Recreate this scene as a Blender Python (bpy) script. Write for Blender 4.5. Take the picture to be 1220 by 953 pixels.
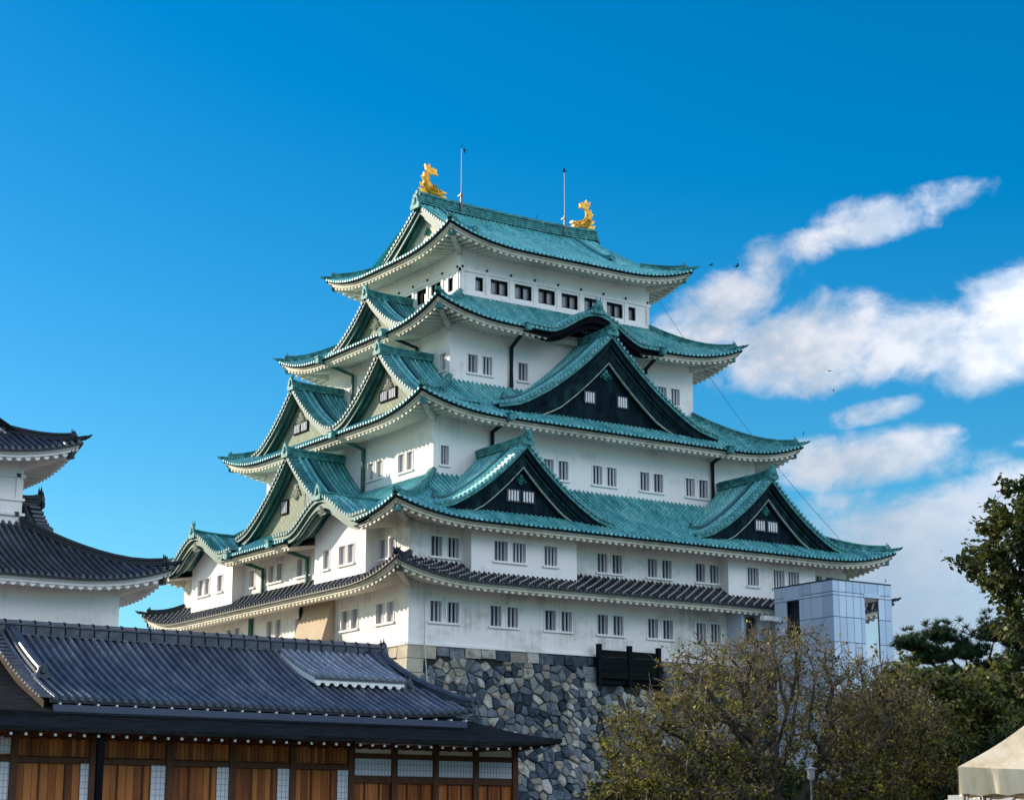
import bpy, math, random
import numpy as np
from mathutils import Vector
R = math.radians
random.seed(7)
rng = np.random.default_rng(7)
S = bpy.context.scene
COL = S.collection
for o in list(bpy.data.objects):
    bpy.data.objects.remove(o)

# ------------------------------------------------------------------ camera
CAM = np.array([-57.904, -96.239, -11.584])
YAW, PIT, FPX = 0.974355, 0.230781, 2252.18
cd = bpy.data.cameras.new("camera")
cam = bpy.data.objects.new("camera", cd)
COL.objects.link(cam)
cam.location = CAM
fwd = Vector((math.cos(YAW) * math.cos(PIT), math.sin(YAW) * math.cos(PIT), math.sin(PIT)))
cam.rotation_euler = fwd.to_track_quat('-Z', 'Y').to_euler()
cd.sensor_width = 36.0
cd.lens = 36.0 * FPX / 1220.0
cd.clip_start = 0.5
cd.clip_end = 6000
S.camera = cam

# ------------------------------------------------------------------ light
SUN_EL, SUN_A = R(20), R(54)
sunv = Vector((-math.cos(SUN_EL) * math.cos(SUN_A), math.cos(SUN_EL) * math.sin(SUN_A), math.sin(SUN_EL)))
sd = bpy.data.lights.new("sun", 'SUN')
sd.energy = 2.15
sd.angle = R(0.5)
sd.color = (1.0, 0.86, 0.68)
sun = bpy.data.objects.new("sun", sd)
COL.objects.link(sun)
sun.rotation_euler = (-sunv).to_track_quat('-Z', 'Y').to_euler()
sun.location = (-60, 80, 60)

W = bpy.data.worlds.new("World")
S.world = W
W.use_nodes = True
nt = W.node_tree
nt.nodes.clear()


def N(t, typ, **kw):
    n = t.nodes.new(typ)
    for k, v in kw.items():
        setattr(n, k, v)
    return n


def math_node(t, op, a, b=None, c=None):
    n = t.nodes.new('ShaderNodeMath')
    n.operation = op
    for i, v in enumerate((a, b, c)):
        if v is None:
            continue
        if isinstance(v, (int, float)):
            n.inputs[i].default_value = v
        else:
            t.links.new(v, n.inputs[i])
    return n.outputs[0]


SKY_STRENGTH = 0.15
sky = N(nt, 'ShaderNodeTexSky')
sky.sky_type = 'NISHITA'
sky.sun_disc = False
sky.sun_elevation = SUN_EL
sky.sun_rotation = math.atan2(sunv.x, sunv.y)
sky.altitude = 50
sky.air_density = 1.0
sky.dust_density = 0.6
sky.ozone_density = 3.0
hs = N(nt, 'ShaderNodeHueSaturation')
hs.inputs['Saturation'].default_value = 1.5
hs.inputs['Value'].default_value = 1.0
nt.links.new(sky.outputs[0], hs.inputs['Color'])
tint = N(nt, 'ShaderNodeMix', data_type='RGBA', blend_type='MULTIPLY')
tint.inputs['Factor'].default_value = 1.0
nt.links.new(hs.outputs[0], tint.inputs['A'])
tint.inputs['B'].default_value = (0.27, 0.365, 0.345, 1)
tc = N(nt, 'ShaderNodeTexCoord')
sx = N(nt, 'ShaderNodeSeparateXYZ')
nt.links.new(tc.outputs['Generated'], sx.inputs[0])
az = math_node(nt, 'MULTIPLY', math_node(nt, 'ARCTAN2', sx.outputs[0], sx.outputs[1]), 57.29578)
el = math_node(nt, 'MULTIPLY', math_node(nt, 'ARCSINE', sx.outputs[2]), 57.29578)
cv = N(nt, 'ShaderNodeCombineXYZ')
nt.links.new(math_node(nt, 'MULTIPLY', az, 0.72), cv.inputs[0])
nt.links.new(math_node(nt, 'SUBTRACT', el, math_node(nt, 'MULTIPLY', az, 0.08)), cv.inputs[1])
n1 = N(nt, 'ShaderNodeTexNoise')
n1.inputs['Scale'].default_value = 0.5
n1.inputs['Detail'].default_value = 10
n1.inputs['Roughness'].default_value = 0.62
n1.inputs['Distortion'].default_value = 0.25
nt.links.new(cv.outputs[0], n1.inputs['Vector'])
CLOUDS = [  # azimuth, elevation, half length, half height, tilt (degrees), fullness
    (45.7, 18.35, 3.3, 0.85, 10, 1.8), (43.4, 17.7, 1.7, 0.8, 20, 1.5), (42.3, 16.9, 1.7, 1.1, 35, 1.5), (40.8, 15.9, 3.0, 1.25, 16, 2.0), (43.0, 15.2, 2.6, 1.2, 10, 1.8),
    (43.6, 14.5, 4.0, 1.45, 4, 2.2), (46.4, 14.6, 4.2, 1.3, 10, 2.2), (50.2, 15.0, 4.2, 1.9, 14, 2.4), (45.3, 12.65, 1.5, 0.42, 12, 1.1),
    (45.6, 11.2, 3.9, 1.0, 3, 2.0), (48.0, 8.6, 8.0, 2.4, 4, 2.4), (53.0, 5.2, 15.5, 4.2, 2, 2.6), (49.7, 11.6, 0.8, 0.3, 5, .9), (57, 12, 5, 2.5, 5, 1.2),
    (22, 0.6, 9, 1.6, 0, .8), (68, 18, 8, 3, 8, 1.2), (-120, 24, 60, 17, 0, 2.2), (160, 30, 55, 20, 0, 2.2), (95, 22, 22, 8, 0, 1.6), (-150, 62, 120, 18, 0, 1.6), (30, 66, 90, 14, 0, 1.2)]  # broad banks behind and overhead are unseen, added to fill the shaded walls
field = None
for (a0, e0, A, B, tl, full) in CLOUDS:
    da = math_node(nt, 'SUBTRACT', az, a0)
    de = math_node(nt, 'SUBTRACT', el, e0)
    c_, s_ = math.cos(R(tl)), math.sin(R(tl))
    u = math_node(nt, 'ADD', math_node(nt, 'MULTIPLY', da, c_ / A), math_node(nt, 'MULTIPLY', de, s_ / A))
    v = math_node(nt, 'SUBTRACT', math_node(nt, 'MULTIPLY', de, c_ / B), math_node(nt, 'MULTIPLY', da, s_ / B))
    f = math_node(nt, 'MULTIPLY', math_node(nt, 'SUBTRACT', 1.0, math_node(nt, 'ADD', math_node(nt, 'MULTIPLY', u, u), math_node(nt, 'MULTIPLY', v, v))), full)
    field = f if field is None else math_node(nt, 'MAXIMUM', field, f)
dens = math_node(nt, 'ADD', math_node(nt, 'MAXIMUM', field, -1.2), math_node(nt, 'MULTIPLY', math_node(nt, 'SUBTRACT', n1.outputs[0], 0.52), 5.0))
mr = N(nt, 'ShaderNodeMapRange', interpolation_type='SMOOTHSTEP')
nt.links.new(dens, mr.inputs[0])
mr.inputs[1].default_value = 0.0
mr.inputs[2].default_value = 1.75
mr.inputs[3].default_value = 0.0
mr.inputs[4].default_value = 0.92
ccol = N(nt, 'ShaderNodeMix', data_type='RGBA')
er = N(nt, 'ShaderNodeMapRange')
nt.links.new(math_node(nt, 'ADD', el, math_node(nt, 'MULTIPLY', math_node(nt, 'SUBTRACT', n1.outputs[0], 0.5), 6.0)), er.inputs[0])
er.inputs[1].default_value = 7.0
er.inputs[2].default_value = 13.5
n2 = N(nt, 'ShaderNodeTexNoise')
n2.inputs['Scale'].default_value = 0.85
n2.inputs['Detail'].default_value = 7
n2.inputs['Roughness'].default_value = 0.55
cv2 = N(nt, 'ShaderNodeVectorMath', operation='ADD')
nt.links.new(cv.outputs[0], cv2.inputs[0])
cv2.inputs[1].default_value = (3.7, 1.15, 2.0)
nt.links.new(cv2.outputs[0], n2.inputs['Vector'])
sh = N(nt, 'ShaderNodeMapRange', interpolation_type='SMOOTHSTEP')
nt.links.new(n2.outputs[0], sh.inputs[0])
sh.inputs[1].default_value = 0.34
sh.inputs[2].default_value = 0.62
sh.inputs[3].default_value = 0.25
sh.inputs[4].default_value = 1.0
nt.links.new(math_node(nt, 'MULTIPLY', er.outputs[0], sh.outputs[0]), ccol.inputs['Factor'])
ccol.inputs['A'].default_value = (0.83, 1.06, 1.34, 1)
ccol.inputs['B'].default_value = (1.62, 1.63, 1.73, 1)
# added gain on the unseen clouds opposite the sun, to fill shaded walls
dsun = N(nt, 'ShaderNodeVectorMath', operation='DOT_PRODUCT')
nt.links.new(tc.outputs['Generated'], dsun.inputs[0])
dsun.inputs[1].default_value = (-sunv.x / math.cos(SUN_EL), -sunv.y / math.cos(SUN_EL), 0.35)
gain = math_node(nt, 'ADD', 1.0, math_node(nt, 'MULTIPLY', math_node(nt, 'MAXIMUM', math_node(nt, 'ADD', dsun.outputs['Value'], 0.1), 0.0), 3.3))
cgain = N(nt, 'ShaderNodeVectorMath', operation='SCALE')
nt.links.new(ccol.outputs['Result'], cgain.inputs[0])
nt.links.new(gain, cgain.inputs['Scale'])
mixc = N(nt, 'ShaderNodeMix', data_type='RGBA')
nt.links.new(mr.outputs[0], mixc.inputs['Factor'])
nt.links.new(tint.outputs['Result'], mixc.inputs['A'])
nt.links.new(cgain.outputs[0], mixc.inputs['B'])
bg = N(nt, 'ShaderNodeBackground')
bg.inputs['Strength'].default_value = SKY_STRENGTH
nt.links.new(mixc.outputs['Result'], bg.inputs['Color'])
wo = N(nt, 'ShaderNodeOutputWorld')
nt.links.new(bg.outputs[0], wo.inputs['Surface'])

S.view_settings.view_transform = 'Standard'
S.view_settings.look = 'None'
S.view_settings.gamma = 1.0
S.view_settings.exposure = 1.74
S.view_settings.use_curve_mapping = False

# ------------------------------------------------------------------ materials
MATS = {}


def new_mat(name, rough=0.8, spec=0.3, metal=0.0):
    m = bpy.data.materials.new(name)
    m.use_nodes = True
    b = m.node_tree.nodes['Principled BSDF']
    b.inputs['Roughness'].default_value = rough
    b.inputs['Metallic'].default_value = metal
    b.inputs['Specular IOR Level'].default_value = spec
    MATS[name] = m
    return m, m.node_tree, b


def noise_mat(name, cols, scale=(1, 1, 1), nscale=1.0, rough=0.8, spec=0.3, detail=6, metal=0.0, bump=0.0, pos=None, coord='Object', island=0.0):
    m, t, b = new_mat(name, rough, spec, metal)
    tcn = N(t, 'ShaderNodeTexCoord')
    mp = N(t, 'ShaderNodeMapping')
    mp.inputs['Scale'].default_value = scale
    t.links.new(tcn.outputs[coord], mp.inputs[0])
    nz = N(t, 'ShaderNodeTexNoise')
    nz.inputs['Scale'].default_value = nscale
    nz.inputs['Detail'].default_value = detail
    nz.inputs['Roughness'].default_value = 0.62
    t.links.new(mp.outputs[0], nz.inputs['Vector'])
    cr = N(t, 'ShaderNodeValToRGB')
    k = len(cols)
    pos = pos or [0.3 + 0.4 * i / max(1, k - 1) for i in range(k)]
    e = cr.color_ramp.elements
    while len(e) < k:
        e.new(0.5)
    for i in range(k):
        e[i].position = pos[i]
        e[i].color = (*cols[i], 1)
    fac = nz.outputs[0]
    if island:
        gi = N(t, 'ShaderNodeNewGeometry')
        fac = math_node(t, 'ADD', math_node(t, 'MULTIPLY', fac, 1 - island), math_node(t, 'MULTIPLY', gi.outputs['Random Per Island'], island))
    t.links.new(fac, cr.inputs[0])
    t.links.new(cr.outputs[0], b.inputs['Base Color'])
    if bump:
        bp = N(t, 'ShaderNodeBump')
        bp.inputs['Strength'].default_value = bump
        bp.inputs['Distance'].default_value = 0.05
        t.links.new(nz.outputs[0], bp.inputs['Height'])
        t.links.new(bp.outputs[0], b.inputs['Normal'])
    return m


def plain(name, c, rough=0.7, spec=0.3, metal=0.0):
    m, t, b = new_mat(name, rough, spec, metal)
    b.inputs['Base Color'].default_value = (*c, 1)
    return m


def roof_mat(name, base, dark, pale, joint, jdark, rough, spec, vper=0.34, pale_amt=0.35, jw=0.16, stagger=0.0):
    """tiles: UV in metres (u along the eave, v up the slope); patina by noise streaked down the slope"""
    m, t, b = new_mat(name, rough, spec)
    uv = N(t, 'ShaderNodeUVMap')
    uv.uv_map = 'UVMap'
    sp = N(t, 'ShaderNodeSeparateXYZ')
    t.links.new(uv.outputs[0], sp.inputs[0])
    mp = N(t, 'ShaderNodeMapping')
    mp.inputs['Scale'].default_value = (1.1, 0.22, 1)
    t.links.new(uv.outputs[0], mp.inputs[0])
    nz = N(t, 'ShaderNodeTexNoise')
    nz.inputs['Scale'].default_value = 1.3
    nz.inputs['Detail'].default_value = 7
    nz.inputs['Roughness'].default_value = 0.68
    t.links.new(mp.outputs[0], nz.inputs['Vector'])
    cr = N(t, 'ShaderNodeValToRGB')
    e = cr.color_ramp.elements
    e.new(0.5)
    for i, (p, c) in enumerate(((0.35, dark), (0.5, base), (0.66, pale))):
        e[i].position = p
        e[i].color = (*c, 1)
    nl = N(t, 'ShaderNodeTexNoise')
    nl.inputs['Scale'].default_value = 0.22
    nl.inputs['Detail'].default_value = 3
    tco = N(t, 'ShaderNodeTexCoord')
    t.links.new(tco.outputs['Object'], nl.inputs['Vector'])
    t.links.new(math_node(t, 'ADD', math_node(t, 'MULTIPLY', nz.outputs[0], 0.75), math_node(t, 'MULTIPLY', nl.outputs[0], 0.25)), cr.inputs[0])
    gi = N(t, 'ShaderNodeNewGeometry')
    vn = N(t, 'ShaderNodeTexWhiteNoise', noise_dimensions='2D')
    cc = N(t, 'ShaderNodeCombineXYZ')
    t.links.new(math_node(t, 'FLOOR', math_node(t, 'DIVIDE', sp.outputs[0], 0.36)), cc.inputs[0])
    t.links.new(math_node(t, 'FLOOR', math_node(t, 'DIVIDE', sp.outputs[1], vper)), cc.inputs[1])
    t.links.new(cc.outputs[0], vn.inputs['Vector'])
    hv = N(t, 'ShaderNodeHueSaturation')
    t.links.new(cr.outputs[0], hv.inputs['Color'])
    t.links.new(math_node(t, 'ADD', 0.8, math_node(t, 'MULTIPLY', vn.outputs[0], 0.4)), hv.inputs['Value'])
    par = math_node(t, 'MULTIPLY', math_node(t, 'MODULO', math_node(t, 'FLOOR', math_node(t, 'DIVIDE', sp.outputs[0], 0.36)), 2.0), stagger)
    fr = math_node(t, 'FRACT', math_node(t, 'ADD', math_node(t, 'DIVIDE', sp.outputs[1], vper), par))
    jm = math_node(t, 'LESS_THAN', fr, jw)
    mx = N(t, 'ShaderNodeMix', data_type='RGBA')
    t.links.new(math_node(t, 'MULTIPLY', jm, jdark), mx.inputs['Factor'])
    t.links.new(hv.outputs[0], mx.inputs['A'])
    mx.inputs['B'].default_value = (*joint, 1)
    t.links.new(mx.outputs['Result'], b.inputs['Base Color'])
    return m


M = MATS
roof_mat('copper_roof', (0.042, 0.22, 0.25), (0.010, 0.075, 0.10), (0.11, 0.37, 0.38), (0.006, 0.045, 0.06), 0.6, 0.5, 0.4)
roof_mat('copper_roof_ribs', (0.12, 0.44, 0.46), (0.03, 0.20, 0.235), (0.30, 0.60, 0.59), (0.012, 0.10, 0.125), 0.6, 0.45, 0.5)
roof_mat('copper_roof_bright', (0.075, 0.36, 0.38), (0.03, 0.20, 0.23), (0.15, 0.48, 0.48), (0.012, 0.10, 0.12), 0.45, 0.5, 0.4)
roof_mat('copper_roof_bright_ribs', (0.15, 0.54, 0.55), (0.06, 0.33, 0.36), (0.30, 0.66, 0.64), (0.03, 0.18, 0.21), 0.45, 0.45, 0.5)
roof_mat('grey_tile_mortar', (0.018, 0.02, 0.028), (0.010, 0.011, 0.017), (0.04, 0.04, 0.05), (0.50, 0.49, 0.47), 1.0, 0.7, 0.15, 0.62, jw=0.2)
roof_mat('grey_tile_mortar_ribs', (0.038, 0.04, 0.05), (0.018, 0.019, 0.026), (0.075, 0.076, 0.088), (0.46, 0.455, 0.44), 1.0, 0.7, 0.15, 0.62, jw=0.24, stagger=0.5)
roof_mat('dark_tile', (0.022, 0.028, 0.045), (0.010, 0.013, 0.022), (0.05, 0.06, 0.085), (0.008, 0.009, 0.014), 0.6, 0.5, 0.4, 0.3)
roof_mat('dark_tile_ribs', (0.05, 0.06, 0.085), (0.022, 0.028, 0.042), (0.10, 0.115, 0.15), (0.015, 0.018, 0.026), 0.6, 0.42, 0.5, 0.3)
roof_mat('vent_tile', (0.09, 0.10, 0.13), (0.05, 0.06, 0.085), (0.15, 0.165, 0.2), (0.03, 0.034, 0.05), 0.6, 0.4, 0.5, 0.3)  # paler than the hall tile: sunlight on the shallow slope put into colour
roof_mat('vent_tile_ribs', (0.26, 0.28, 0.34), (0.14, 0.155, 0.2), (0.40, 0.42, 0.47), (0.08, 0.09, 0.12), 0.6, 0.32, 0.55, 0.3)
roof_mat('hall_tile', (0.024, 0.03, 0.05), (0.010, 0.013, 0.022), (0.05, 0.06, 0.09), (0.008, 0.01, 0.018), 0.7, 0.5, 0.4, 0.30)
roof_mat('hall_tile_ribs', (0.10, 0.115, 0.16), (0.045, 0.053, 0.078), (0.23, 0.25, 0.30), (0.022, 0.028, 0.045), 0.75, 0.36, 0.55, 0.30)


def ROOFM(m):  # ribs paler, troughs darker: crest highlights and trough shade put into colour
    return [m, m + '_ribs']


noise_mat('ridge_tile', [(0.018, 0.022, 0.036), (0.035, 0.042, 0.065), (0.075, 0.085, 0.12)], nscale=2.5, rough=0.42, spec=0.5)
noise_mat('copper_trim', [(0.01, 0.07, 0.08), (0.04, 0.21, 0.215), (0.12, 0.37, 0.35)], nscale=2.2, rough=0.6, spec=0.3)
noise_mat('dark_shaded_copper', [(0.003, 0.007, 0.011), (0.006, 0.015, 0.021), (0.012, 0.03, 0.035)], scale=(1, 1, .4), nscale=1.4, rough=0.9, spec=0.04)  # copper of the right gables, their shade put into its colour
noise_mat('green_copper', [(0.006, 0.035, 0.036), (0.015, 0.08, 0.075), (0.04, 0.155, 0.135)], scale=(1, 1, .4), nscale=1.3, rough=0.55, spec=0.4)
def board_mat(name, c1, c2, line):
    m = noise_mat(name, [c1, c2], nscale=2.2, rough=0.75, detail=8)
    t = m.node_tree
    b = t.nodes['Principled BSDF']
    src = b.inputs['Base Color'].links[0].from_socket
    tcn = N(t, 'ShaderNodeTexCoord')
    sp = N(t, 'ShaderNodeSeparateXYZ')
    t.links.new(tcn.outputs['Object'], sp.inputs[0])
    q = None
    for s1, s2 in ((1, 1), (1, -1)):
        f = math_node(t, 'FRACT', math_node(t, 'MULTIPLY', math_node(t, 'ADD', math_node(t, 'MULTIPLY', sp.outputs[1], s1), math_node(t, 'MULTIPLY', sp.outputs[2], s2)), 2.2))
        l = math_node(t, 'LESS_THAN', f, 0.2)
        q = l if q is None else math_node(t, 'MAXIMUM', q, l)
    mx = N(t, 'ShaderNodeMix', data_type='RGBA')
    t.links.new(math_node(t, 'MULTIPLY', q, 0.7), mx.inputs['Factor'])
    t.links.new(src, mx.inputs['A'])
    mx.inputs['B'].default_value = (*line, 1)
    t.links.new(mx.outputs['Result'], b.inputs['Base Color'])
    return m


board_mat('sunlit_copper', (0.17, 0.20, 0.14), (0.32, 0.325, 0.24), (0.10, 0.14, 0.10))  # same copper on the left gables, sunlight put into its colour
noise_mat('old_plaster', [(0.36, 0.33, 0.27), (0.56, 0.52, 0.43), (0.68, 0.64, 0.55)], nscale=2, rough=0.85)
noise_mat('tan_plaster', [(0.42, 0.33, 0.24), (0.5, 0.40, 0.29)], nscale=0.8, rough=0.9)


def plaster_mat(name, c0, stain, amt, lo=0.5):
    m, t, b = new_mat(name, 0.85, 0.2)
    tcn = N(t, 'ShaderNodeTexCoord')
    mp = N(t, 'ShaderNodeMapping')
    mp.inputs['Scale'].default_value = (0.5, 0.5, 0.9)
    t.links.new(tcn.outputs['Object'], mp.inputs[0])
    a = N(t, 'ShaderNodeTexNoise')
    a.inputs['Scale'].default_value = 0.7
    a.inputs['Detail'].default_value = 9
    a.inputs['Roughness'].default_value = 0.66
    t.links.new(mp.outputs[0], a.inputs['Vector'])
    mp2 = N(t, 'ShaderNodeMapping')
    mp2.inputs['Scale'].default_value = (3.5, 3.5, 0.22)
    t.links.new(tcn.outputs['Object'], mp2.inputs[0])
    s2 = N(t, 'ShaderNodeTexNoise')
    s2.inputs['Scale'].default_value = 1.0
    s2.inputs['Detail'].default_value = 5
    t.links.new(mp2.outputs[0], s2.inputs['Vector'])
    f = math_node(t, 'ADD', math_node(t, 'MULTIPLY', a.outputs[0], 0.7), math_node(t, 'MULTIPLY', s2.outputs[0], 0.3))
    r_ = N(t, 'ShaderNodeMapRange', interpolation_type='SMOOTHSTEP')
    t.links.new(f, r_.inputs[0])
    r_.inputs[1].default_value = lo
    r_.inputs[2].default_value = lo + 0.2
    r_.inputs[3].default_value = 0
    r_.inputs[4].default_value = amt
    mx = N(t, 'ShaderNodeMix', data_type='RGBA')
    t.links.new(r_.outputs[0], mx.inputs['Factor'])
    mx.inputs['A'].default_value = (*c0, 1)
    mx.inputs['B'].default_value = (*stain, 1)
    t.links.new(mx.outputs['Result'], b.inputs['Base Color'])
    bp = N(t, 'ShaderNodeBump')
    bp.inputs['Strength'].default_value = 0.15
    bp.inputs['Distance'].default_value = 0.03
    t.links.new(a.outputs[0], bp.inputs['Height'])
    t.links.new(bp.outputs[0], b.inputs['Normal'])
    return m


plaster_mat('white_plaster', (0.84, 0.80, 0.79), (0.52, 0.49, 0.43), 0.6, 0.50)
plaster_mat('weathered_plaster', (0.82, 0.785, 0.765), (0.42, 0.395, 0.34), 0.78, 0.46)
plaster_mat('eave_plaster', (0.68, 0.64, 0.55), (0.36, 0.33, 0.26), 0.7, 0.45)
noise_mat('teal_board', [(0.003, 0.008, 0.012), (0.006, 0.019, 0.024), (0.016, 0.055, 0.058)], scale=(1, 1, .6), nscale=1.6, rough=0.85, spec=0.06)
noise_mat('moulding', [(0.10, 0.20, 0.18), (0.42, 0.44, 0.38)], nscale=2.5, rough=0.7)
plain('frame_black', (0.005, 0.006, 0.009), 0.85, 0.05)
plain('pane_grey', (0.22, 0.23, 0.25), 0.2, 0.5)
def varied(name, c0, c1, rough, spec):
    m, t, b = new_mat(name, rough, spec)
    oi = N(t, 'ShaderNodeObjectInfo')
    mx = N(t, 'ShaderNodeMix', data_type='RGBA')
    t.links.new(oi.outputs['Random'], mx.inputs['Factor'])
    mx.inputs['A'].default_value = (*c0, 1)
    mx.inputs['B'].default_value = (*c1, 1)
    t.links.new(mx.outputs['Result'], b.inputs['Base Color'])


varied('dark_recess', (0.008, 0.011, 0.018), (0.035, 0.045, 0.065), 0.7, 0.3)
varied('bar_plaster', (0.36, 0.37, 0.43), (0.56, 0.57, 0.62), 0.8, 0.3)
plain('gable_bar', (0.7, 0.7, 0.72), 0.8)
plain('stud_dark', (0.02, 0.022, 0.028), 0.5)
plain('pipe_black', (0.008, 0.012, 0.014), 0.6, 0.2)
noise_mat('pipe_green', [(0.01, 0.06, 0.055), (0.03, 0.16, 0.13)], nscale=2, rough=0.5)
noise_mat('gold', [(0.40, 0.17, 0.012), (0.72, 0.36, 0.03), (0.92, 0.55, 0.08)], nscale=5, rough=0.38, spec=0.5, metal=0.45)
noise_mat('stone', [(0.014, 0.024, 0.036), (0.05, 0.072, 0.095), (0.11, 0.135, 0.155), (0.20, 0.215, 0.215), (0.20, 0.165, 0.115), (0.40, 0.39, 0.36)], pos=[0.27, 0.4, 0.5, 0.6, 0.66, 0.76], nscale=3.2, rough=0.85, detail=10, bump=0.9, island=0.52)
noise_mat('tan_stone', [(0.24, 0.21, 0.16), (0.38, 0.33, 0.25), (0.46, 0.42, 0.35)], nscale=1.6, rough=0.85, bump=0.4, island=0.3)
plain('stone_gap', (0.02, 0.022, 0.022), 0.95)
noise_mat('fence_board', [(0.003, 0.005, 0.006), (0.009, 0.014, 0.015)], scale=(1, 1, 6), nscale=2, rough=0.85, spec=0.08)
noise_mat('gravel', [(0.16, 0.15, 0.13), (0.26, 0.25, 0.22)], nscale=1.2, rough=0.95)
noise_mat('shingle', [(0.004, 0.005, 0.006), (0.010, 0.012, 0.014), (0.022, 0.024, 0.026)], scale=(0.6, 3, 3), nscale=1.8, rough=0.9, spec=0.12, bump=0.6)
noise_mat('cedar', [(0.14, 0.036, 0.007), (0.29, 0.085, 0.016), (0.41, 0.145, 0.034)], scale=(6, 6, 0.5), nscale=1.5, rough=0.6, spec=0.3, island=0.45)
noise_mat('cedar_dark', [(0.05, 0.018, 0.008), (0.11, 0.04, 0.014)], scale=(4, 4, 0.5), nscale=1.5, rough=0.6)
noise_mat('verge_wood', [(0.02, 0.014, 0.010), (0.05, 0.035, 0.025)], scale=(4, 1, 4), nscale=2, rough=0.8, spec=0.1)
plain('paper_screen', (0.62, 0.63, 0.68), 0.8)
plain('paper_grid', (0.36, 0.37, 0.43), 0.8)
plain('cream_plaster', (0.74, 0.68, 0.58), 0.85)
plain('gutter_blue', (0.03, 0.045, 0.09), 0.45, 0.5)
plain('white_paint', (0.82, 0.82, 0.82), 0.6)
noise_mat('lift_panel', [(0.44, 0.54, 0.70), (0.56, 0.66, 0.80)], scale=(1, 1, .5), nscale=0.6, rough=0.3, spec=0.5, island=0.55)
plain('lift_dark', (0.03, 0.04, 0.06), 0.5)
plain('panel_joint', (0.09, 0.11, 0.19), 0.6)
noise_mat('bark', [(0.018, 0.014, 0.011), (0.05, 0.04, 0.032), (0.09, 0.075, 0.06)], scale=(3, 3, 0.8), nscale=2.5, rough=0.9, bump=0.5)
noise_mat('twig', [(0.07, 0.052, 0.036), (0.24, 0.19, 0.135)], nscale=2.0, rough=0.85)
noise_mat('canvas', [(0.60, 0.45, 0.28), (0.72, 0.58, 0.40), (0.78, 0.66, 0.49)], scale=(3, 3, .7), nscale=1.2, rough=0.9, bump=0.3)
plain('tent_pole', (0.25, 0.2, 0.15), 0.5)
plain('lamp_grey', (0.27, 0.27, 0.28), 0.5)
plain('lamp_post_grey', (0.08, 0.085, 0.09), 0.5)
plain('bird_dark', (0.012, 0.012, 0.014), 0.7)
plain('cable_dark', (0.11, 0.11, 0.12), 0.6)
plain('cable_pale', (0.5, 0.5, 0.48), 0.6)
plain('rod_grey', (0.16, 0.17, 0.19), 0.5, 0.4)
noise_mat('stall_roof', [(0.26, 0.27, 0.29), (0.34, 0.35, 0.36)], nscale=0.8, rough=0.6)


def leaf_mat(name, cols, trans=0.35, rough=0.55):
    m, t, b = new_mat(name, rough, 0.3)
    gi = N(t, 'ShaderNodeNewGeometry')
    tcn = N(t, 'ShaderNodeTexCoord')
    nz = N(t, 'ShaderNodeTexNoise')
    nz.inputs['Scale'].default_value = 0.55
    nz.inputs['Detail'].default_value = 4
    t.links.new(tcn.outputs['Object'], nz.inputs['Vector'])
    cr = N(t, 'ShaderNodeValToRGB')
    e = cr.color_ramp.elements
    k = len(cols)
    while len(e) < k:
        e.new(0.5)
    for i in range(k):
        e[i].position = 0.15 + 0.7 * i / (k - 1)
        e[i].color = (*cols[i], 1)
    t.links.new(math_node(t, 'ADD', math_node(t, 'MULTIPLY', gi.outputs['Random Per Island'], 0.55), math_node(t, 'MULTIPLY', math_node(t, 'SUBTRACT', nz.outputs[0], 0.28), 1.0)), cr.inputs[0])
    t.links.new(cr.outputs[0], b.inputs['Base Color'])
    tr = N(t, 'ShaderNodeBsdfTranslucent')
    t.links.new(cr.outputs[0], tr.inputs['Color'])
    ms = N(t, 'ShaderNodeMixShader')
    ms.inputs[0].default_value = trans
    t.links.new(b.outputs[0], ms.inputs[1])
    t.links.new(tr.outputs[0], ms.inputs[2])
    out = t.nodes['Material Output']
    t.links.new(ms.outputs[0], out.inputs['Surface'])
    return m


leaf_mat('leaf_cherry', [(0.03, 0.024, 0.011), (0.06, 0.052, 0.017), (0.12, 0.115, 0.024), (0.27, 0.265, 0.036), (0.42, 0.33, 0.055)])
leaf_mat('leaf_olive', [(0.025, 0.03, 0.01), (0.06, 0.068, 0.018), (0.13, 0.135, 0.028), (0.25, 0.22, 0.04)])
leaf_mat('leaf_dark', [(0.012, 0.022, 0.008), (0.025, 0.04, 0.012), (0.05, 0.07, 0.018), (0.09, 0.11, 0.025)])
leaf_mat('leaf_camphor', [(0.015, 0.028, 0.01), (0.03, 0.048, 0.014), (0.07, 0.085, 0.022), (0.14, 0.14, 0.03)])
leaf_mat('leaf_pine', [(0.01, 0.028, 0.012), (0.018, 0.05, 0.018), (0.035, 0.08, 0.025)], 0.15)


# ------------------------------------------------------------------ mesh helpers
def origin_of(p):
    v = Vector((0, 0, 0))
    while p is not None:
        v = v + p.location
        p = p.parent
    return v


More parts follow.
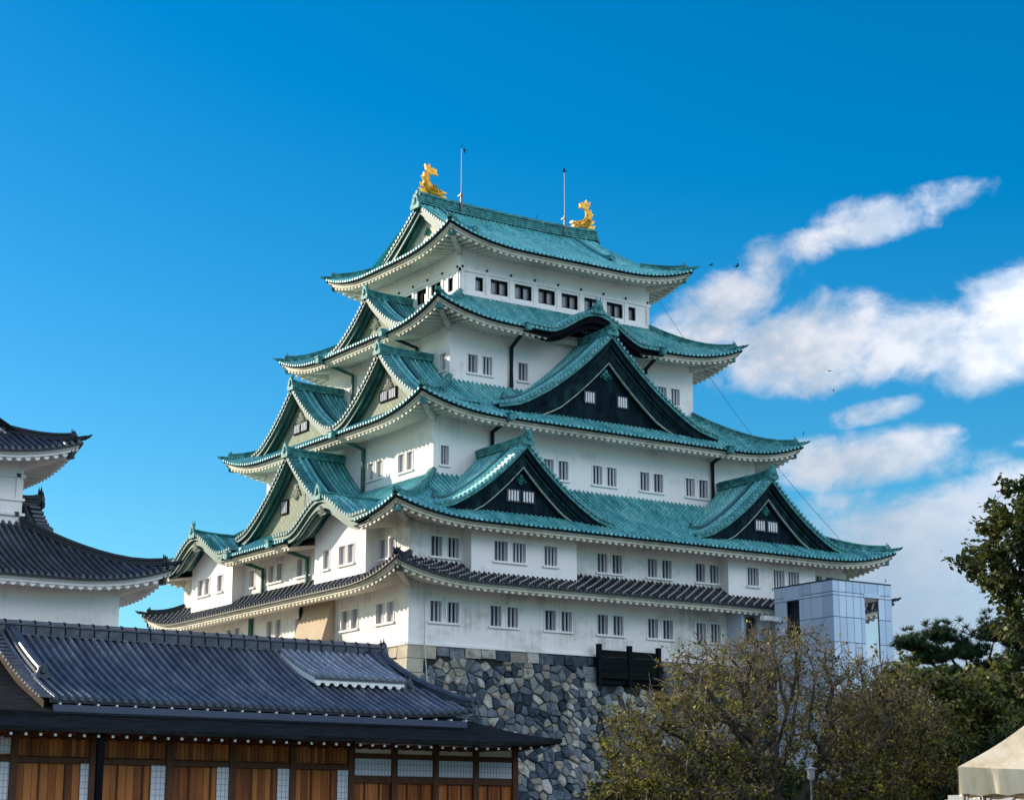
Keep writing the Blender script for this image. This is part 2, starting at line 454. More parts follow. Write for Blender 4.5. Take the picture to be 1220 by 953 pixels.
class MB:
    def __init__(s):
        s.v = []
        s.f = []
        s.u = []
        s.fm = []
        s.mi = 0

    def add(s, pts, faces, uv=None):
        k = len(s.v)
        s.v.extend([tuple(p) for p in pts])
        s.u.extend(uv if uv is not None else [(0.0, 0.0)] * len(pts))
        s.f.extend([tuple(i + k for i in f) for f in faces])
        s.fm.extend([s.mi] * len(faces))

    def grid(s, P, uv=None):
        """P: list of rows of points"""
        n = len(P[0])
        pts = [p for r in P for p in r]
        fs = [(i * n + j, i * n + j + 1, (i + 1) * n + j + 1, (i + 1) * n + j) for i in range(len(P) - 1) for j in range(n - 1)]
        s.add(pts, fs, [u for r in uv for u in r] if uv else None)

    def box(s, a, b):
        (x0, y0, z0), (x1, y1, z1) = a, b
        s.add([(x0, y0, z0), (x1, y0, z0), (x1, y1, z0), (x0, y1, z0), (x0, y0, z1), (x1, y0, z1), (x1, y1, z1), (x0, y1, z1)],
              [(0, 3, 2, 1), (4, 5, 6, 7), (0, 1, 5, 4), (1, 2, 6, 5), (2, 3, 7, 6), (3, 0, 4, 7)])

    def fbox(s, T, s0, s1, o0, o1, z0, z1):
        p = [T(x, o, z) for z in (z0, z1) for (x, o) in ((s0, o0), (s1, o0), (s1, o1), (s0, o1))]
        s.add(p, [(0, 3, 2, 1), (4, 5, 6, 7), (0, 1, 5, 4), (1, 2, 6, 5), (2, 3, 7, 6), (3, 0, 4, 7)])

    def tube(s, pts, rads, n=6, cap=True):
        pts = [Vector(p) for p in pts]
        if not isinstance(rads, (list, tuple)):
            rads = [rads] * len(pts)
        rows = []
        for i, p in enumerate(pts):
            d = (pts[min(i + 1, len(pts) - 1)] - pts[max(i - 1, 0)])
            if d.length < 1e-9:
                d = Vector((0, 0, 1))
            d.normalize()
            a = d.cross(Vector((0, 0, 1)))
            if a.length < 0.05:
                a = d.cross(Vector((1, 0, 0)))
            a.normalize()
            b = d.cross(a)
            rows.append([tuple(p + (a * math.cos(2 * math.pi * k / n) + b * math.sin(2 * math.pi * k / n)) * rads[i]) for k in range(n)])
        k0 = len(rows)
        pts2 = [q for r in rows for q in r]
        fs = [(i * n + j, i * n + (j + 1) % n, (i + 1) * n + (j + 1) % n, (i + 1) * n + j) for i in range(k0 - 1) for j in range(n)]
        if cap:
            fs.append(tuple(range(n)))
            fs.append(tuple((k0 - 1) * n + j for j in range(n)))
        s.add(pts2, fs)

    def half(s, pts, lat, r, up=(0, 0, 1), cap0=True, cap1=False, uv0=None, uvr=0.09, n=4):
        """half-round strip along pts, lateral direction lat"""
        lat = Vector(lat)
        up = Vector(up)
        rows, uvs = [], []
        L = 0.0
        for i, p in enumerate(pts):
            p = Vector(p)
            if i:
                L += (p - Vector(pts[i - 1])).length
            rows.append([tuple(p + lat * (r * math.cos(math.pi * k / n)) + up * (r * math.sin(math.pi * k / n))) for k in range(n + 1)])
            if uv0 is not None:
                uvs.append([(uv0[0], uv0[1] + L)] * (n + 1))
        s.grid(rows, uvs if uv0 is not None else None)
        for flag, row in ((cap0, rows[0]), (cap1, rows[-1])):
            if flag:
                s.add(row, [tuple(range(n + 1))], [uv0 if uv0 else (0, 0)] * (n + 1))

    def sweep(s, pts, lat, w, h, top_round=True, ends=True):
        """ridge: box with a rounded cap swept along pts"""
        lat = Vector(lat)
        rows = []
        for p in pts:
            p = Vector(p)
            prof = [(-w / 2, 0), (-w / 2, h * .62), (-w * .62, h * .66), (-w * .62, h * .76), (-w * .34, h * .78), (-w * .28, h * .95), (0, h * 1.03), (w * .28, h * .95), (w * .34, h * .78), (w * .62, h * .76), (w * .62, h * .66), (w / 2, h * .62), (w / 2, 0)]
            rows.append([tuple(p + lat * a + Vector((0, 0, b))) for a, b in prof])
        s.grid(rows)
        if ends:
            s.add(rows[0], [tuple(range(len(rows[0])))])
            s.add(rows[-1], [tuple(range(len(rows[0])))])

    def ico(s, c, rx, ry, rz, n=8, m=6):
        rows = []
        for i in range(m + 1):
            a = math.pi * i / m
            rows.append([(c[0] + rx * math.sin(a) * math.cos(2 * math.pi * j / n), c[1] + ry * math.sin(a) * math.sin(2 * math.pi * j / n), c[2] + rz * math.cos(a)) for j in range(n + 1)])
        s.grid(rows)

    def build(s, name, mat, parent=None, smooth=False, label=None, local=False):
        me = bpy.data.meshes.new(name)
        v = np.array(s.v, dtype=np.float64).reshape(-1, 3)
        if not local and parent is not None:
            v = v - np.array(origin_of(parent))
        me.from_pydata(v.tolist(), [], s.f)
        ul = me.uv_layers.new(name='UVMap')
        li = np.empty(len(me.loops), dtype=np.int32)
        me.loops.foreach_get('vertex_index', li)
        uvs = np.array(s.u, dtype=np.float32)[li]
        ul.data.foreach_set('uv', uvs.ravel())
        for m in (mat if isinstance(mat, (list, tuple)) else [mat]):
            me.materials.append(MATS[m])
        if max(s.fm, default=0) > 0:
            me.polygons.foreach_set('material_index', s.fm)
        if smooth:
            me.polygons.foreach_set('use_smooth', [True] * len(me.polygons))
        me.update()
        o = bpy.data.objects.new(name, me)
        COL.objects.link(o)
        if parent is not None:
            o.parent = parent
        if label:
            o['label'] = label
        return o


def thing(name, label, cat, loc=(0, 0, 0), group=None):
    o = bpy.data.objects.new(name, None)
    COL.objects.link(o)
    o.location = loc
    o['label'] = label
    o['category'] = cat
    if group:
        o['group'] = group
    return o


def tag(o, label, cat, group=None):
    o['label'] = label
    o['category'] = cat
    if group:
        o['group'] = group
    return o


def dup(o, parent, loc=None, rotz=None):
    c = o.copy()
    COL.objects.link(c)
    c.parent = parent
    if loc is not None:
        c.location = loc
    if rotz is not None:
        c.rotation_euler = (0, 0, rotz)
    for ch in o.children:
        d = ch.copy()
        COL.objects.link(d)
        d.parent = c
    return c


def TF(face):
    return {'R': lambda s, o, z: (s, -o, z), 'L': lambda s, o, z: (-o, s, z),
            'E': lambda s, o, z: (o, s, z), 'B': lambda s, o, z: (s, o, z)}[face]


LAT = {'R': (1, 0, 0), 'B': (1, 0, 0), 'L': (0, 1, 0), 'E': (0, 1, 0)}


def prof(v):
    return 0.70 * v + 0.30 * v * v


class Ring:
    """four concave hipped roof slopes between an eave rectangle and the wall it leans on"""

    def __init__(s, rect, zE, run, zT, lift, D=7.0, limits=None, cuts=None, per=0.36):
        s.x0, s.y0, s.x1, s.y1 = rect
        s.zE, s.run, s.rise, s.lift, s.D = zE, run, zT - zE, lift, D
        s.limits = limits or {}
        s.cuts = cuts or {}
        s.per = per

    def ln(s, f):
        return (s.x1 - s.x0) if f in 'RB' else (s.y1 - s.y0)

    def pos(s, f, t, d):
        if f == 'R':
            return s.x0 + t, s.y0 + d
        if f == 'B':
            return s.x0 + t, s.y1 - d
        if f == 'L':
            return s.x0 + d, s.y0 + t
        return s.x1 - d, s.y0 + t

    def lf(s, c):
        return s.lift * max(0.0, 1 - max(c, 0) / s.D) ** 2.5

    def z(s, f, t, d):
        c = min(t, s.ln(f) - t)
        return s.zE + s.rise * prof(max(d, 0) / s.run) + (d * .4 if d < 0 else 0) + s.lf(c) * (1 - 0.55 * max(d, 0) / s.run)

    def P(s, f, t, d, dz=0.0):
        x, y = s.pos(f, t, d)
        return (x, y, s.z(f, t, d) + dz)

    def dmax(s, f, c):
        return s.limits[f](c) if f in s.limits else min(s.run, c)

    def cut(s, f, t):
        for (a, b, dd) in s.cuts.get(f, []):
            if a < t < b:
                return dd
        return 0.0

    def segs(s, f, n=None):
        """eave stretches outside the cuts"""
        L = s.ln(f)
        pts = [0.0]
        for (a, b, dd) in sorted(s.cuts.get(f, [])):
            pts += [a, b]
        pts.append(L)
        return [(pts[i], pts[i + 1]) for i in range(0, len(pts), 2)]

    def build_tiles(s, mb, faces='RELB', r=0.085, ribs=True, edge=None):
        for f in faces:
            L = s.ln(f)
            # base sheet as columns along the eave
            n = max(8, int(L / 0.72))
            ts = [L * i / n for i in range(n + 1)]
            for i in range(n):
                ta, tb = ts[i], ts[i + 1]
                rows, uv = [], []
                ca, cb = min(ta, L - ta), min(tb, L - tb)
                da, db = s.dmax(f, ca), s.dmax(f, cb)
                k0 = max(s.cut(f, (ta + tb) / 2), 0)
                for j in range(7):
                    q = j / 6
                    a, b = k0 + (max(da, k0) - k0) * q, k0 + (max(db, k0) - k0) * q
                    rows.append([s.P(f, ta, a), s.P(f, tb, b)])
                    uv.append([(ta, a), (tb, b)])
                mb.grid(rows, uv)
            for a, b in s.segs(f):
                m = max(2, int((b - a) / .6))
                tt = [a + (b - a) * i / m for i in range(m + 1)]
                (edge or mb).grid([[s.P(f, t, -.02, 0.02) for t in tt], [s.P(f, t, -.02, -.13) for t in tt], [s.P(f, t, .3, -.13 - .1) for t in tt]])
            if not ribs:
                continue
            m = int(L / s.per)
            off = (L - (m - 1) * s.per) / 2
            for i in range(m):
                t = off + i * s.per
                c = min(t, L - t)
                d1 = s.dmax(f, c)
                d0 = s.cut(f, t) or -0.09
                if d1 - d0 < 0.1:
                    continue
                k = max(3, int((d1 - d0) / .8) + 2)
                pts = [s.P(f, t, d0 + (d1 - d0) * j / k) for j in range(k + 1)]
                mb.mi = 1
                mb.half(pts, LAT[f], r, up=(0, 0, 2.0), uv0=(t, d0))
                mb.mi = 0

    def build_eave(s, mb, over, faces='RELB', per=0.5, r=0.155, white=True):
        """white fascia and scalloped plaster rafters under the tiles"""
        for f in faces:
            L = s.ln(f)
            for a, b in s.segs(f):
                m = max(2, int((b - a) / .6))
                a2, b2 = (a + .14 if a == 0 else a), (b - .14 if b == L else b)
                tt = [a2 + (b2 - a2) * i / m for i in range(m + 1)]
                zz = lambda t, d, dz: (*s.pos(f, t, d), s.zE + s.lf(min(t, L - t)) + dz)
                rows = [[zz(t, .14, -.12) for t in tt], [zz(t, .14, -.22) for t in tt], [zz(t, .27, -.25) for t in tt], [zz(t, .27, -.38) for t in tt], [zz(t, .37, -.42) for t in tt]]
                mb.grid(rows)
            n = int(L / .5)
            ts = [L * i / n for i in range(n + 1)]
            zs = lambda t, d, dz=0: (*s.pos(f, t, d), s.zE + s.lf(min(t, L - t)) * (1 - .3 * d / over) - .44 + .17 * d + dz)
            for i in range(n):
                ta, tb = ts[i], ts[i + 1]
                k0 = .3
                if s.cut(f, (ta + tb) / 2):
                    continue
                da, db = min(over + .1, min(ta, L - ta)), min(over + .1, min(tb, L - tb))
                mb.grid([[zs(ta, k0 + (max(da, k0) - k0) * q), zs(tb, k0 + (max(db, k0) - k0) * q)] for q in (0, .5, 1)])
            m = int(L / per)
            off = (L - (m - 1) * per) / 2
            for i in range(m):
                t = off + i * per
                if s.cut(f, t):
                    continue
                d1 = min(over + .1, min(t, L - t))
                if d1 < .45:
                    continue
                pts = [zs(t, .33 + (d1 - .33) * q) for q in (0, .5, 1)]
                mb.half(pts, LAT[f], r, up=(0, 0, -1.15), n=6)

    def corners(s):
        return [((s.x0, s.y0), (1, 1)), ((s.x1, s.y0), (-1, 1)), ((s.x0, s.y1), (1, -1)), ((s.x1, s.y1), (-1, -1))]

    def hip_pts(s, k, d0, d1, n, dz=0.0, kick=0.0):
        (cx, cy), (sx_, sy_) = s.corners()[k]
        out = []
        for i in range(n + 1):
            d = d0 + (d1 - d0) * i / n
            zz = s.zE + s.rise * prof(max(d, 0) / s.run) + s.lf(d) * (1 - .55 * max(d, 0) / s.run) + (0 if d >= 0 else -d * .25)
            out.append((cx + sx_ * d, cy + sy_ * d, zz + dz + kick * max(0, 1 - max(d, 0) / 2.0) ** 2))
        return out

    def build_hips(s, parent, mat, mb2, over, dtop=None, ks=(0, 1, 2, 3), w=.42, h=.42):
        dtop = s.run if dtop is None else dtop
        for k in ks:
            mb = MB()
            (cx, cy), (sx_, sy_) = s.corners()[k]
            lat = Vector((sx_, -sy_, 0)).normalized()
            dv = Vector((sx_, sy_, 0)).normalized()
            mb.sweep(s.hip_pts(k, dtop, .45, 9, 0.02, .10), lat, w, h)
            mb.sweep(s.hip_pts(k, .6, -.1, 4, 0.0, .10), lat, w * .7, h * .5)
            # end ornaments: shield plate with horns, and the lower pointed tip
            e = Vector(s.hip_pts(k, .45, .4, 1, 0.0, .10)[0])
            ornament(mb, e - dv * .02, lat, -dv, .5, .5)
            tp = Vector(s.hip_pts(k, -.1, -.15, 1, 0, .1)[0])
            mb.tube([tp + Vector((0, 0, .08)), tp - dv * .2 + Vector((0, 0, .14)), tp - dv * .36 + Vector((0, 0, .24))], [.11, .09, .03], 5)
            # corner rafter with a metal shoe
            a = Vector((cx, cy, s.zE + s.lf(0) - .50)) + dv * .62
            b = Vector((cx, cy, s.zE + s.lf(3) - .34)) + dv * (over * 1.41 + .1)
            p, q = a, b
            mb2.add([tuple(pp + lat * sg * .17 + Vector((0, 0, dz))) for pp in (p, q) for dz in (-.34, .05) for sg in (-1, 1)], [(0, 1, 3, 2), (4, 6, 7, 5), (0, 2, 6, 4), (1, 5, 7, 3), (0, 4, 5, 1), (2, 3, 7, 6)])
            mb.build('hip_ridge', mat, parent)
            sh = MB()
            p, q = a - dv * .10, a.lerp(b, .07)
            sh.add([tuple(pp + lat * sg * .19 + Vector((0, 0, dz))) for pp in (p, q) for dz in (-.37, .02) for sg in (-1, 1)], [(0, 1, 3, 2), (4, 6, 7, 5), (0, 2, 6, 4), (1, 5, 7, 3), (0, 4, 5, 1), (2, 3, 7, 6)])
            sh.build('rafter_shoe', mat, parent)


def ornament(mb, p, lat, out, w, h):
    """demon-tile plate: shouldered shield with a raised boss and small horns"""
    p, lat, out = Vector(p), Vector(lat).normalized(), Vector(out).normalized()
    up = Vector((0, 0, 1))
    o2 = [(-.55, 0), (-.62, .25), (-.45, .42), (-.36, .72), (-.16, .96), (0, 1.05), (.16, .96), (.36, .72), (.45, .42), (.62, .25), (.55, 0)]
    a = [p + lat * (x * w) + up * (y * h) for x, y in o2]
    b = [q + out * .16 for q in a]
    n = len(a)
    mb.add([tuple(q) for q in a + b], [tuple(range(n)), tuple(range(n, 2 * n))] + [(i, (i + 1) % n, n + (i + 1) % n, n + i) for i in range(n)])
    c = p + up * (h * .52) + out * .16
    ring = [c + lat * (w * .3 * math.cos(k * math.pi / 4)) + up * (h * .3 * math.sin(k * math.pi / 4)) for k in range(8)]
    ring2 = [c + (q - c) * .55 + out * .1 for q in ring]
    mb.add([tuple(q) for q in ring + ring2], [(k, (k + 1) % 8, 8 + (k + 1) % 8, 8 + k) for k in range(8)] + [tuple(range(8, 16))])
    for sg in (-1, 1):
        q = p + up * (h * .9) + lat * (sg * w * .16)
        mb.tube([q, q + up * (h * .22) + lat * (sg * w * .1), q + up * (h * .42) + lat * (sg * w * .04)], [w * .1, w * .07, w * .02], 5)


def chidori(t):
    return t * (1 + 0.52 * (1 - t)) - 0.05 * max(0, t - .8) / .2 * (t > .8)


def karahafu(t):
    if t < .72:
        return 0.5 - 0.5 * math.cos(math.pi * t / .72)
    return 1.0 - 0.04 * (t - .72) / .28


def window_bars(mb, T, s0, o, z0, w, h, n, bw=.1):
    for k in range(n):
        x = s0 - w / 2 + w * (k + .5) / n
        mb.fbox(T, x - bw / 2, x + bw / 2, o - .06, o + .02, z0, z0 + h)


def gable(root, face, s0, dp, zA, half, H, back, curve, wall_mat, barge_mat, windows=(), trim='copper_trim', wall=True, ribs=True,
          label=None, gegyo_mat='copper_trim', roof_mat_='copper_roof', ridge=True, ridge_h=.62, barge_w=(.55, .85), desc=True, wall_base=None, r=.095, verge_soffit='eave_plaster', gegyo=True, win_mat='gable_bar', trim_line=True, set_in=1.15, inner_mat=None, pend=0.0):
    T = TF(face)
    lat = Vector(LAT[face])
    out = Vector(T(0, 1, 0)) - Vector(T(0, 0, 0))
    g = Vector
    n = 16
    ts = [i / n for i in range(n + 1)]
    zf = lambda t: zA - H * curve(t)
    P = lambda sg, t, o, dz=0: T(s0 + sg * half * t, o, zf(t) + dz)
    mb, lip = MB(), MB()
    for sg in (-1, 1):
        # arc length
        L = [0.0]
        for i in range(n):
            L.append(L[-1] + math.hypot(half / n, zf(ts[i + 1]) - zf(ts[i])))
        if ribs is not False or True:
            mb.grid([[P(sg, t, dp), P(sg, t, back)] for t in ts], [[(0, L[i]), (dp - back, L[i])] for i in range(n + 1)])
        tang = lambda t: (g(P(sg, min(1, t + .02), 0)) - g(P(sg, max(0, t - .02), 0))).normalized()
        # verge: short cross tiles, two long ribs, descending ridge, then plain ribs
        tot = L[-1]
        k = int(tot / .36)
        for i in range(k):
            a = tot * (i + .5) / k
            j = max(q for q in range(n) if L[q] <= a)
            t = ts[j] + (a - L[j]) / (L[j + 1] - L[j]) / n
            tn = tang(t)
            nm = tn.cross(out)
            if nm.z < 0:
                nm = -nm
            mb.mi = 0 if face == 'L' else 1
            mb.half([P(sg, t, dp + .1), P(sg, t, dp - .62)], tn, .135, up=nm * 1.6, cap0=True, uv0=(a, 0.0))
            mb.mi = 0
        def rib(o, rr, t1=1.0, t0=0.0):
            pts = [P(sg, t0 + (t1 - t0) * i / n, o) for i in range(n + 1)]
            mb.mi = 1
            mb.half(pts[::-1], out, rr, up=(0, 0, 1.9), uv0=(o, 0.0))
            mb.mi = 0
        rib(dp - .86, .16)
        rib(dp - 1.36, .15)
        o = dp - 1.85 if desc else dp - 1.45
        if ribs:
            m = max(0, int((dp - 2.35 - back) / .36))
            for q in range(m + 1):
                rib(dp - 2.35 - q * .36, r * .9)
        # verge lip and white/dark soffit
        lip.grid([[P(sg, t, dp + .015, 0.02) for t in ts], [P(sg, t, dp + .015, -.24) for t in ts], [P(sg, t, dp - .1, -.24) for t in ts]])
        if desc:
            pts = [P(sg, .03 + .80 * i / n, dp - 1.85) for i in range(n + 1)]
            kick = [0] * (n - 3) + [.05, .13, .24, .38]
            pts = [(x, y, z + kick[i]) for i, (x, y, z) in enumerate(pts)]
            mb.sweep(pts, out, .34, .36)
            q = g(pts[-1])
            ornament(mb, q, out, tang(.83) * 1.0, .42, .5)
    roof = mb.build('gable_roof', ROOFM(roof_mat_), root, label=label)
    lip.build('verge_board', 'copper_trim' if barge_mat in ('dark_shaded_copper', 'frame_black') else barge_mat, roof)
    # underside
    sb = MB()
    for sg in (-1, 1):
        sb.grid([[P(sg, t, dp, -.2), P(sg, t, dp - set_in - .1, -.2)] for t in ts])
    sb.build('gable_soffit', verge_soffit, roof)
    # bargeboards: outer board, a second board behind and below it, and its moulding
    inner_w = (.31 * H - .2 - barge_w[0] * .8) if (trim_line and wall) else barge_w[0] * .95
    for (o, z0, w0, w1, bm) in ((dp - .16, -.2, barge_w[0], barge_w[1], barge_mat), (dp - .46, -.2 - .8 * barge_w[0], inner_w, inner_w * 1.05, inner_mat or barge_mat)):
        bb = MB()
        tap = (.8 if wall else 1.0) if o < dp - .3 else 0.0
        tst = .45 if wall else .25
        for sg in (-1, 1):
            rows = []
            for t in ts:
                w = (w0 + (w1 - w0) * t) * (1 - tap * max(0, t - tst) / (1 - tst))
                rows.append([P(sg, t, o, z0), P(sg, t, o, z0 - w), P(sg, t, o - .16, z0 - w), P(sg, t, o - .16, z0)])
            bb.grid(rows)
        bb.build('bargeboard', bm, roof)
    if trim_line and wall:
        for (z1, th, mt_) in ((-.2 - .8 * barge_w[0] - inner_w, .09, 'moulding'), (-.2 - barge_w[0] - .14, .05, 'copper_trim')):
            tb = MB()
            for sg in (-1, 1):
                rows = []
                for t in ts[:-2]:
                    om = dp - .46
                    zz = z1 + (inner_w * (-.05 * t + (1 + .05 * t) * .8 * max(0, t - .45) / .55) if mt_ == 'moulding' else 0)
                    rows.append([P(sg, t, om + .05, zz + th), P(sg, t, om + .05, zz), P(sg, t, om - .1, zz - .002), P(sg, t, om - .1, zz + th)])
                tb.grid(rows)
            tb.build('bargeboard_moulding', mt_, roof)
    if wall:
        wb = MB()
        zb = wall_base if wall_base is not None else zA - H - .5
        ow = dp - set_in
        up_ = [T(s0 + sg * half * t, ow, zf(t) - .3) for sg, tt in ((-1, ts[::-1]), (1, ts[1:])) for t in tt]
        lo = [T(s0 + sg * half * t, ow, min(zb, zf(t) - .35)) for sg, tt in ((-1, ts[::-1]), (1, ts[1:])) for t in tt]
        wb.grid([up_, lo])
        # boards laid in courses, set slightly proud
        gw = wb.build('gable_wall', wall_mat, roof)
        for (ws, wz, ww, wh) in windows:
            fb, br = MB(), MB()
            o0 = ow + .02
            fb.fbox(T, s0 + ws - ww / 2 - .09, s0 + ws + ww / 2 + .09, ow - .05, ow + .10, wz - .1, wz)
            fb.fbox(T, s0 + ws - ww / 2 - .09, s0 + ws + ww / 2 + .09, ow - .05, ow + .10, wz + wh, wz + wh + .09)
            for sg in (-1, 1):
                a = s0 + ws + sg * (ww / 2 + .045)
                fb.fbox(T, a - .045, a + .045, ow - .05, ow + .10, wz, wz + wh)
            fb.fbox(T, s0 + ws - ww / 2, s0 + ws + ww / 2, ow - .04, o0, wz, wz + wh)
            fb.build('gable_window', 'dark_recess' if wall_mat != 'sunlit_copper' else 'frame_black', roof)
            window_bars(br, T, s0 + ws, ow + .09, wz, ww, wh, 4, .11)
            br.build('gable_window_bars', win_mat, roof)
    if gegyo:
        gb = MB()
        c = g(T(s0, (dp - set_in + .04) if wall else dp - .2, zf(0) - (.31 * H + .5 if wall else .55)))
        sc = half / 24.0 + .17 + pend
        for (dx, dz, rr) in ((0, 0, .36), (0, -.62, .26), (-.42, -.42, .27), (.42, -.42, .27), (-.72, -.72, .18), (.72, -.72, .18), (0, -1.05, .2), (-.25, -.9, .16), (.25, -.9, .16)):
            q = c + lat * (dx * sc) + g((0, 0, dz * sc))
            ring = [q + lat * (rr * sc * math.cos(k * math.pi / 5)) + g((0, 0, rr * sc * math.sin(k * math.pi / 5))) for k in range(10)]
            r2 = [q + (x - q) * .6 + out * .13 for x in ring]
            ri = [q + (x - q) * .25 + out * .07 for x in ring]
            gb.add([tuple(x) for x in ring + r2 + ri], [(k, (k + 1) % 10, 10 + (k + 1) % 10, 10 + k) for k in range(10)] + [(10 + k, 10 + (k + 1) % 10, 20 + (k + 1) % 10, 20 + k) for k in range(10)] + [tuple(range(20, 30))])
        gb.build('gable_pendant', gegyo_mat, roof)
    if ridge:
        rb = MB()
        pts = [T(s0, dp + .02 - (dp + .02 - back) * i / 6, zA - .05 + (.16 if i == 0 else .05 if i == 1 else 0)) for i in range(7)]
        rb.sweep(pts, lat, .55, ridge_h)
        for zz in (.2, .34):
            for sg in (-1, 1):
                rb.half([g(T(s0 + sg * .27, dp, zA + zz)), g(T(s0 + sg * .27, back, zA + zz))], (0, 0, 1), .035, up=lat * sg)
        ornament(rb, T(s0, dp + .02, zA - .1), lat, out, .75, .95)
        rb.build('gable_ridge', trim if trim in ('hall_tile', 'dark_tile') else 'copper_trim', roof)
    return roof


def wall_holes(mb, T, s0, s1, z0, z1, o, holes):
    xs = sorted({s0, s1, *[h[0] for h in holes], *[h[1] for h in holes]})
    zs = sorted({z0, z1, *[h[2] for h in holes], *[h[3] for h in holes]})
    for i in range(len(xs) - 1):
        for j in range(len(zs) - 1):
            cx, cz = (xs[i] + xs[i + 1]) / 2, (zs[j] + zs[j + 1]) / 2
            if any(h[0] < cx < h[1] and h[2] < cz < h[3] for h in holes):
                continue
            mb.add([T(xs[i], o, zs[j]), T(xs[i + 1], o, zs[j]), T(xs[i + 1], o, zs[j + 1]), T(xs[i], o, zs[j + 1])], [(0, 1, 2, 3)])


# ------------------------------------------------------------------ ground
GZ = -13.2
gb = MB()
gb.add([(-1500, -1500, GZ), (1500, -1500, GZ), (1500, 1500, GZ), (-1500, 1500, GZ)], [(0, 1, 2, 3)])
gr = gb.build('ground', 'gravel')
gr['kind'] = 'structure'

# ------------------------------------------------------------------ stone rampart
rampart = thing('stone_rampart', 'flared rampart of fitted grey, blue and tan stones under the white castle keep', 'stone wall', (18, 16, GZ))
LX, LY = 35.82, 31.95


def flare(h):
    return .10 * h + .021 * h * h


def stone_blocks(mb, face, s_lo, s_hi, h_hi, skip, size=.56):
    """convex cells of a jittered grid, each raised as a bevelled stone"""
    T = TF(face)
    nx, nz = int((s_hi - s_lo + 12) / size), int(h_hi / (size * .8))
    pts = {}
    for i in range(-1, nx + 2):
        for j in range(-1, nz + 2):
            pts[i, j] = (s_lo - 6 + (i + .5 + (j % 2) * .5 + random.uniform(-.46, .46)) * size, (j + .5 + random.uniform(-.44, .44)) * size * .8)
    for kk in list(pts):
        if random.random() < .13:
            del pts[kk]
    for (i, j), (a, b) in pts.items():
        if b < .75 or b > h_hi or a < s_lo - flare(b) + .5 or a > s_hi + flare(b) or skip(a, b):
            continue
        poly = [(a - 1.6, b - 1.6), (a + 1.6, b - 1.6), (a + 1.6, b + 1.6), (a - 1.6, b + 1.6)]
        for di in (-2, -1, 0, 1, 2):
            for dj in (-2, -1, 0, 1, 2):
                q = pts.get((i + di, j + dj))
                if q is None or (di == 0 and dj == 0):
                    continue
                mx_, mz_ = (a + q[0]) / 2, (b + q[1]) / 2
                nx_, nz_ = q[0] - a, q[1] - b
                new = []
                for k in range(len(poly)):
                    p0, p1 = poly[k], poly[(k + 1) % len(poly)]
                    d0 = (p0[0] - mx_) * nx_ + (p0[1] - mz_) * nz_
                    d1 = (p1[0] - mx_) * nx_ + (p1[1] - mz_) * nz_
                    if d0 <= 0:
                        new.append(p0)
                    if (d0 < 0 < d1) or (d1 < 0 < d0):
                        t = d0 / (d0 - d1)
                        new.append((p0[0] + (p1[0] - p0[0]) * t, p0[1] + (p1[1] - p0[1]) * t))
                poly = new
                if len(poly) < 3:
                    break
            if len(poly) < 3:
                break
        if len(poly) < 3:
            continue
        c = (sum(p[0] for p in poly) / len(poly), sum(p[1] for p in poly) / len(poly))
        rr = random.uniform(.03, .2)
        if random.random() < .1:
            poly = [(c[0] + (p[0] - c[0]) * .86, c[1] + (p[1] - c[1]) * .86) for p in poly]
        tx, tz = random.uniform(-.2, .2), random.uniform(-.2, .2)
        k = len(poly)
        rings = []
        for (sh, oo) in ((.985, -.07), (.93, rr * .5), (.80, rr * .85), (.5, rr * 1.1)):
            ring = []
            for p in poly:
                x, h = c[0] + (p[0] - c[0]) * sh, c[1] + (p[1] - c[1]) * sh
                h = min(max(h, .74), GZ * -1 + .3)
                ring.append(T(x, flare(h) + oo + (tx * (x - c[0]) + tz * (h - c[1])) * (1 if oo > 0 else 0), -h))
            rings.append(ring)
        mb.add([p for r_ in rings for p in r_], [(q, (q + 1) % k, k + (q + 1) % k, k + q) for q in range(k)] + [(k + q, k + (q + 1) % k, 2 * k + (q + 1) % k, 2 * k + q) for q in range(k)] + [(2 * k + q, 2 * k + (q + 1) % k, 3 * k + (q + 1) % k, 3 * k + q) for q in range(k)] + [tuple(range(3 * k, 4 * k))])


core = MB()
hs_ = [0.02 + i * 1.1 for i in range(13)]
# solid core behind the stones (its slopes follow the flare, notch left out on the right face)
rows = []
for h in hs_:
    f_ = flare(h) - .09
    rows.append([(-f_, -f_, -h), (LX + f_, -f_, -h), (LX + f_, LY + f_, -h), (-f_, LY + f_, -h), (-f_, -f_, -h)])
core.grid(rows)
core.add(rows[0][:4], [(0, 1, 2, 3)])
core.build('wall_core', 'stone_gap', rampart)
sm = MB()
stone_blocks(sm, 'R', 0, LX, 13.3, lambda a, b: (a < 1.9 - (b % 1.5 < .75) * .8 + .2 - flare(b)) or (13.6 < a < 19.1 and b < 2.2))
o_ = sm.build('stones', 'stone', rampart)
sm = MB()
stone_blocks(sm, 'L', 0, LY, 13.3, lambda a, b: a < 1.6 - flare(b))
sm.build('stones', 'tan_stone', rampart, label='sunlit tan stones on the left face')
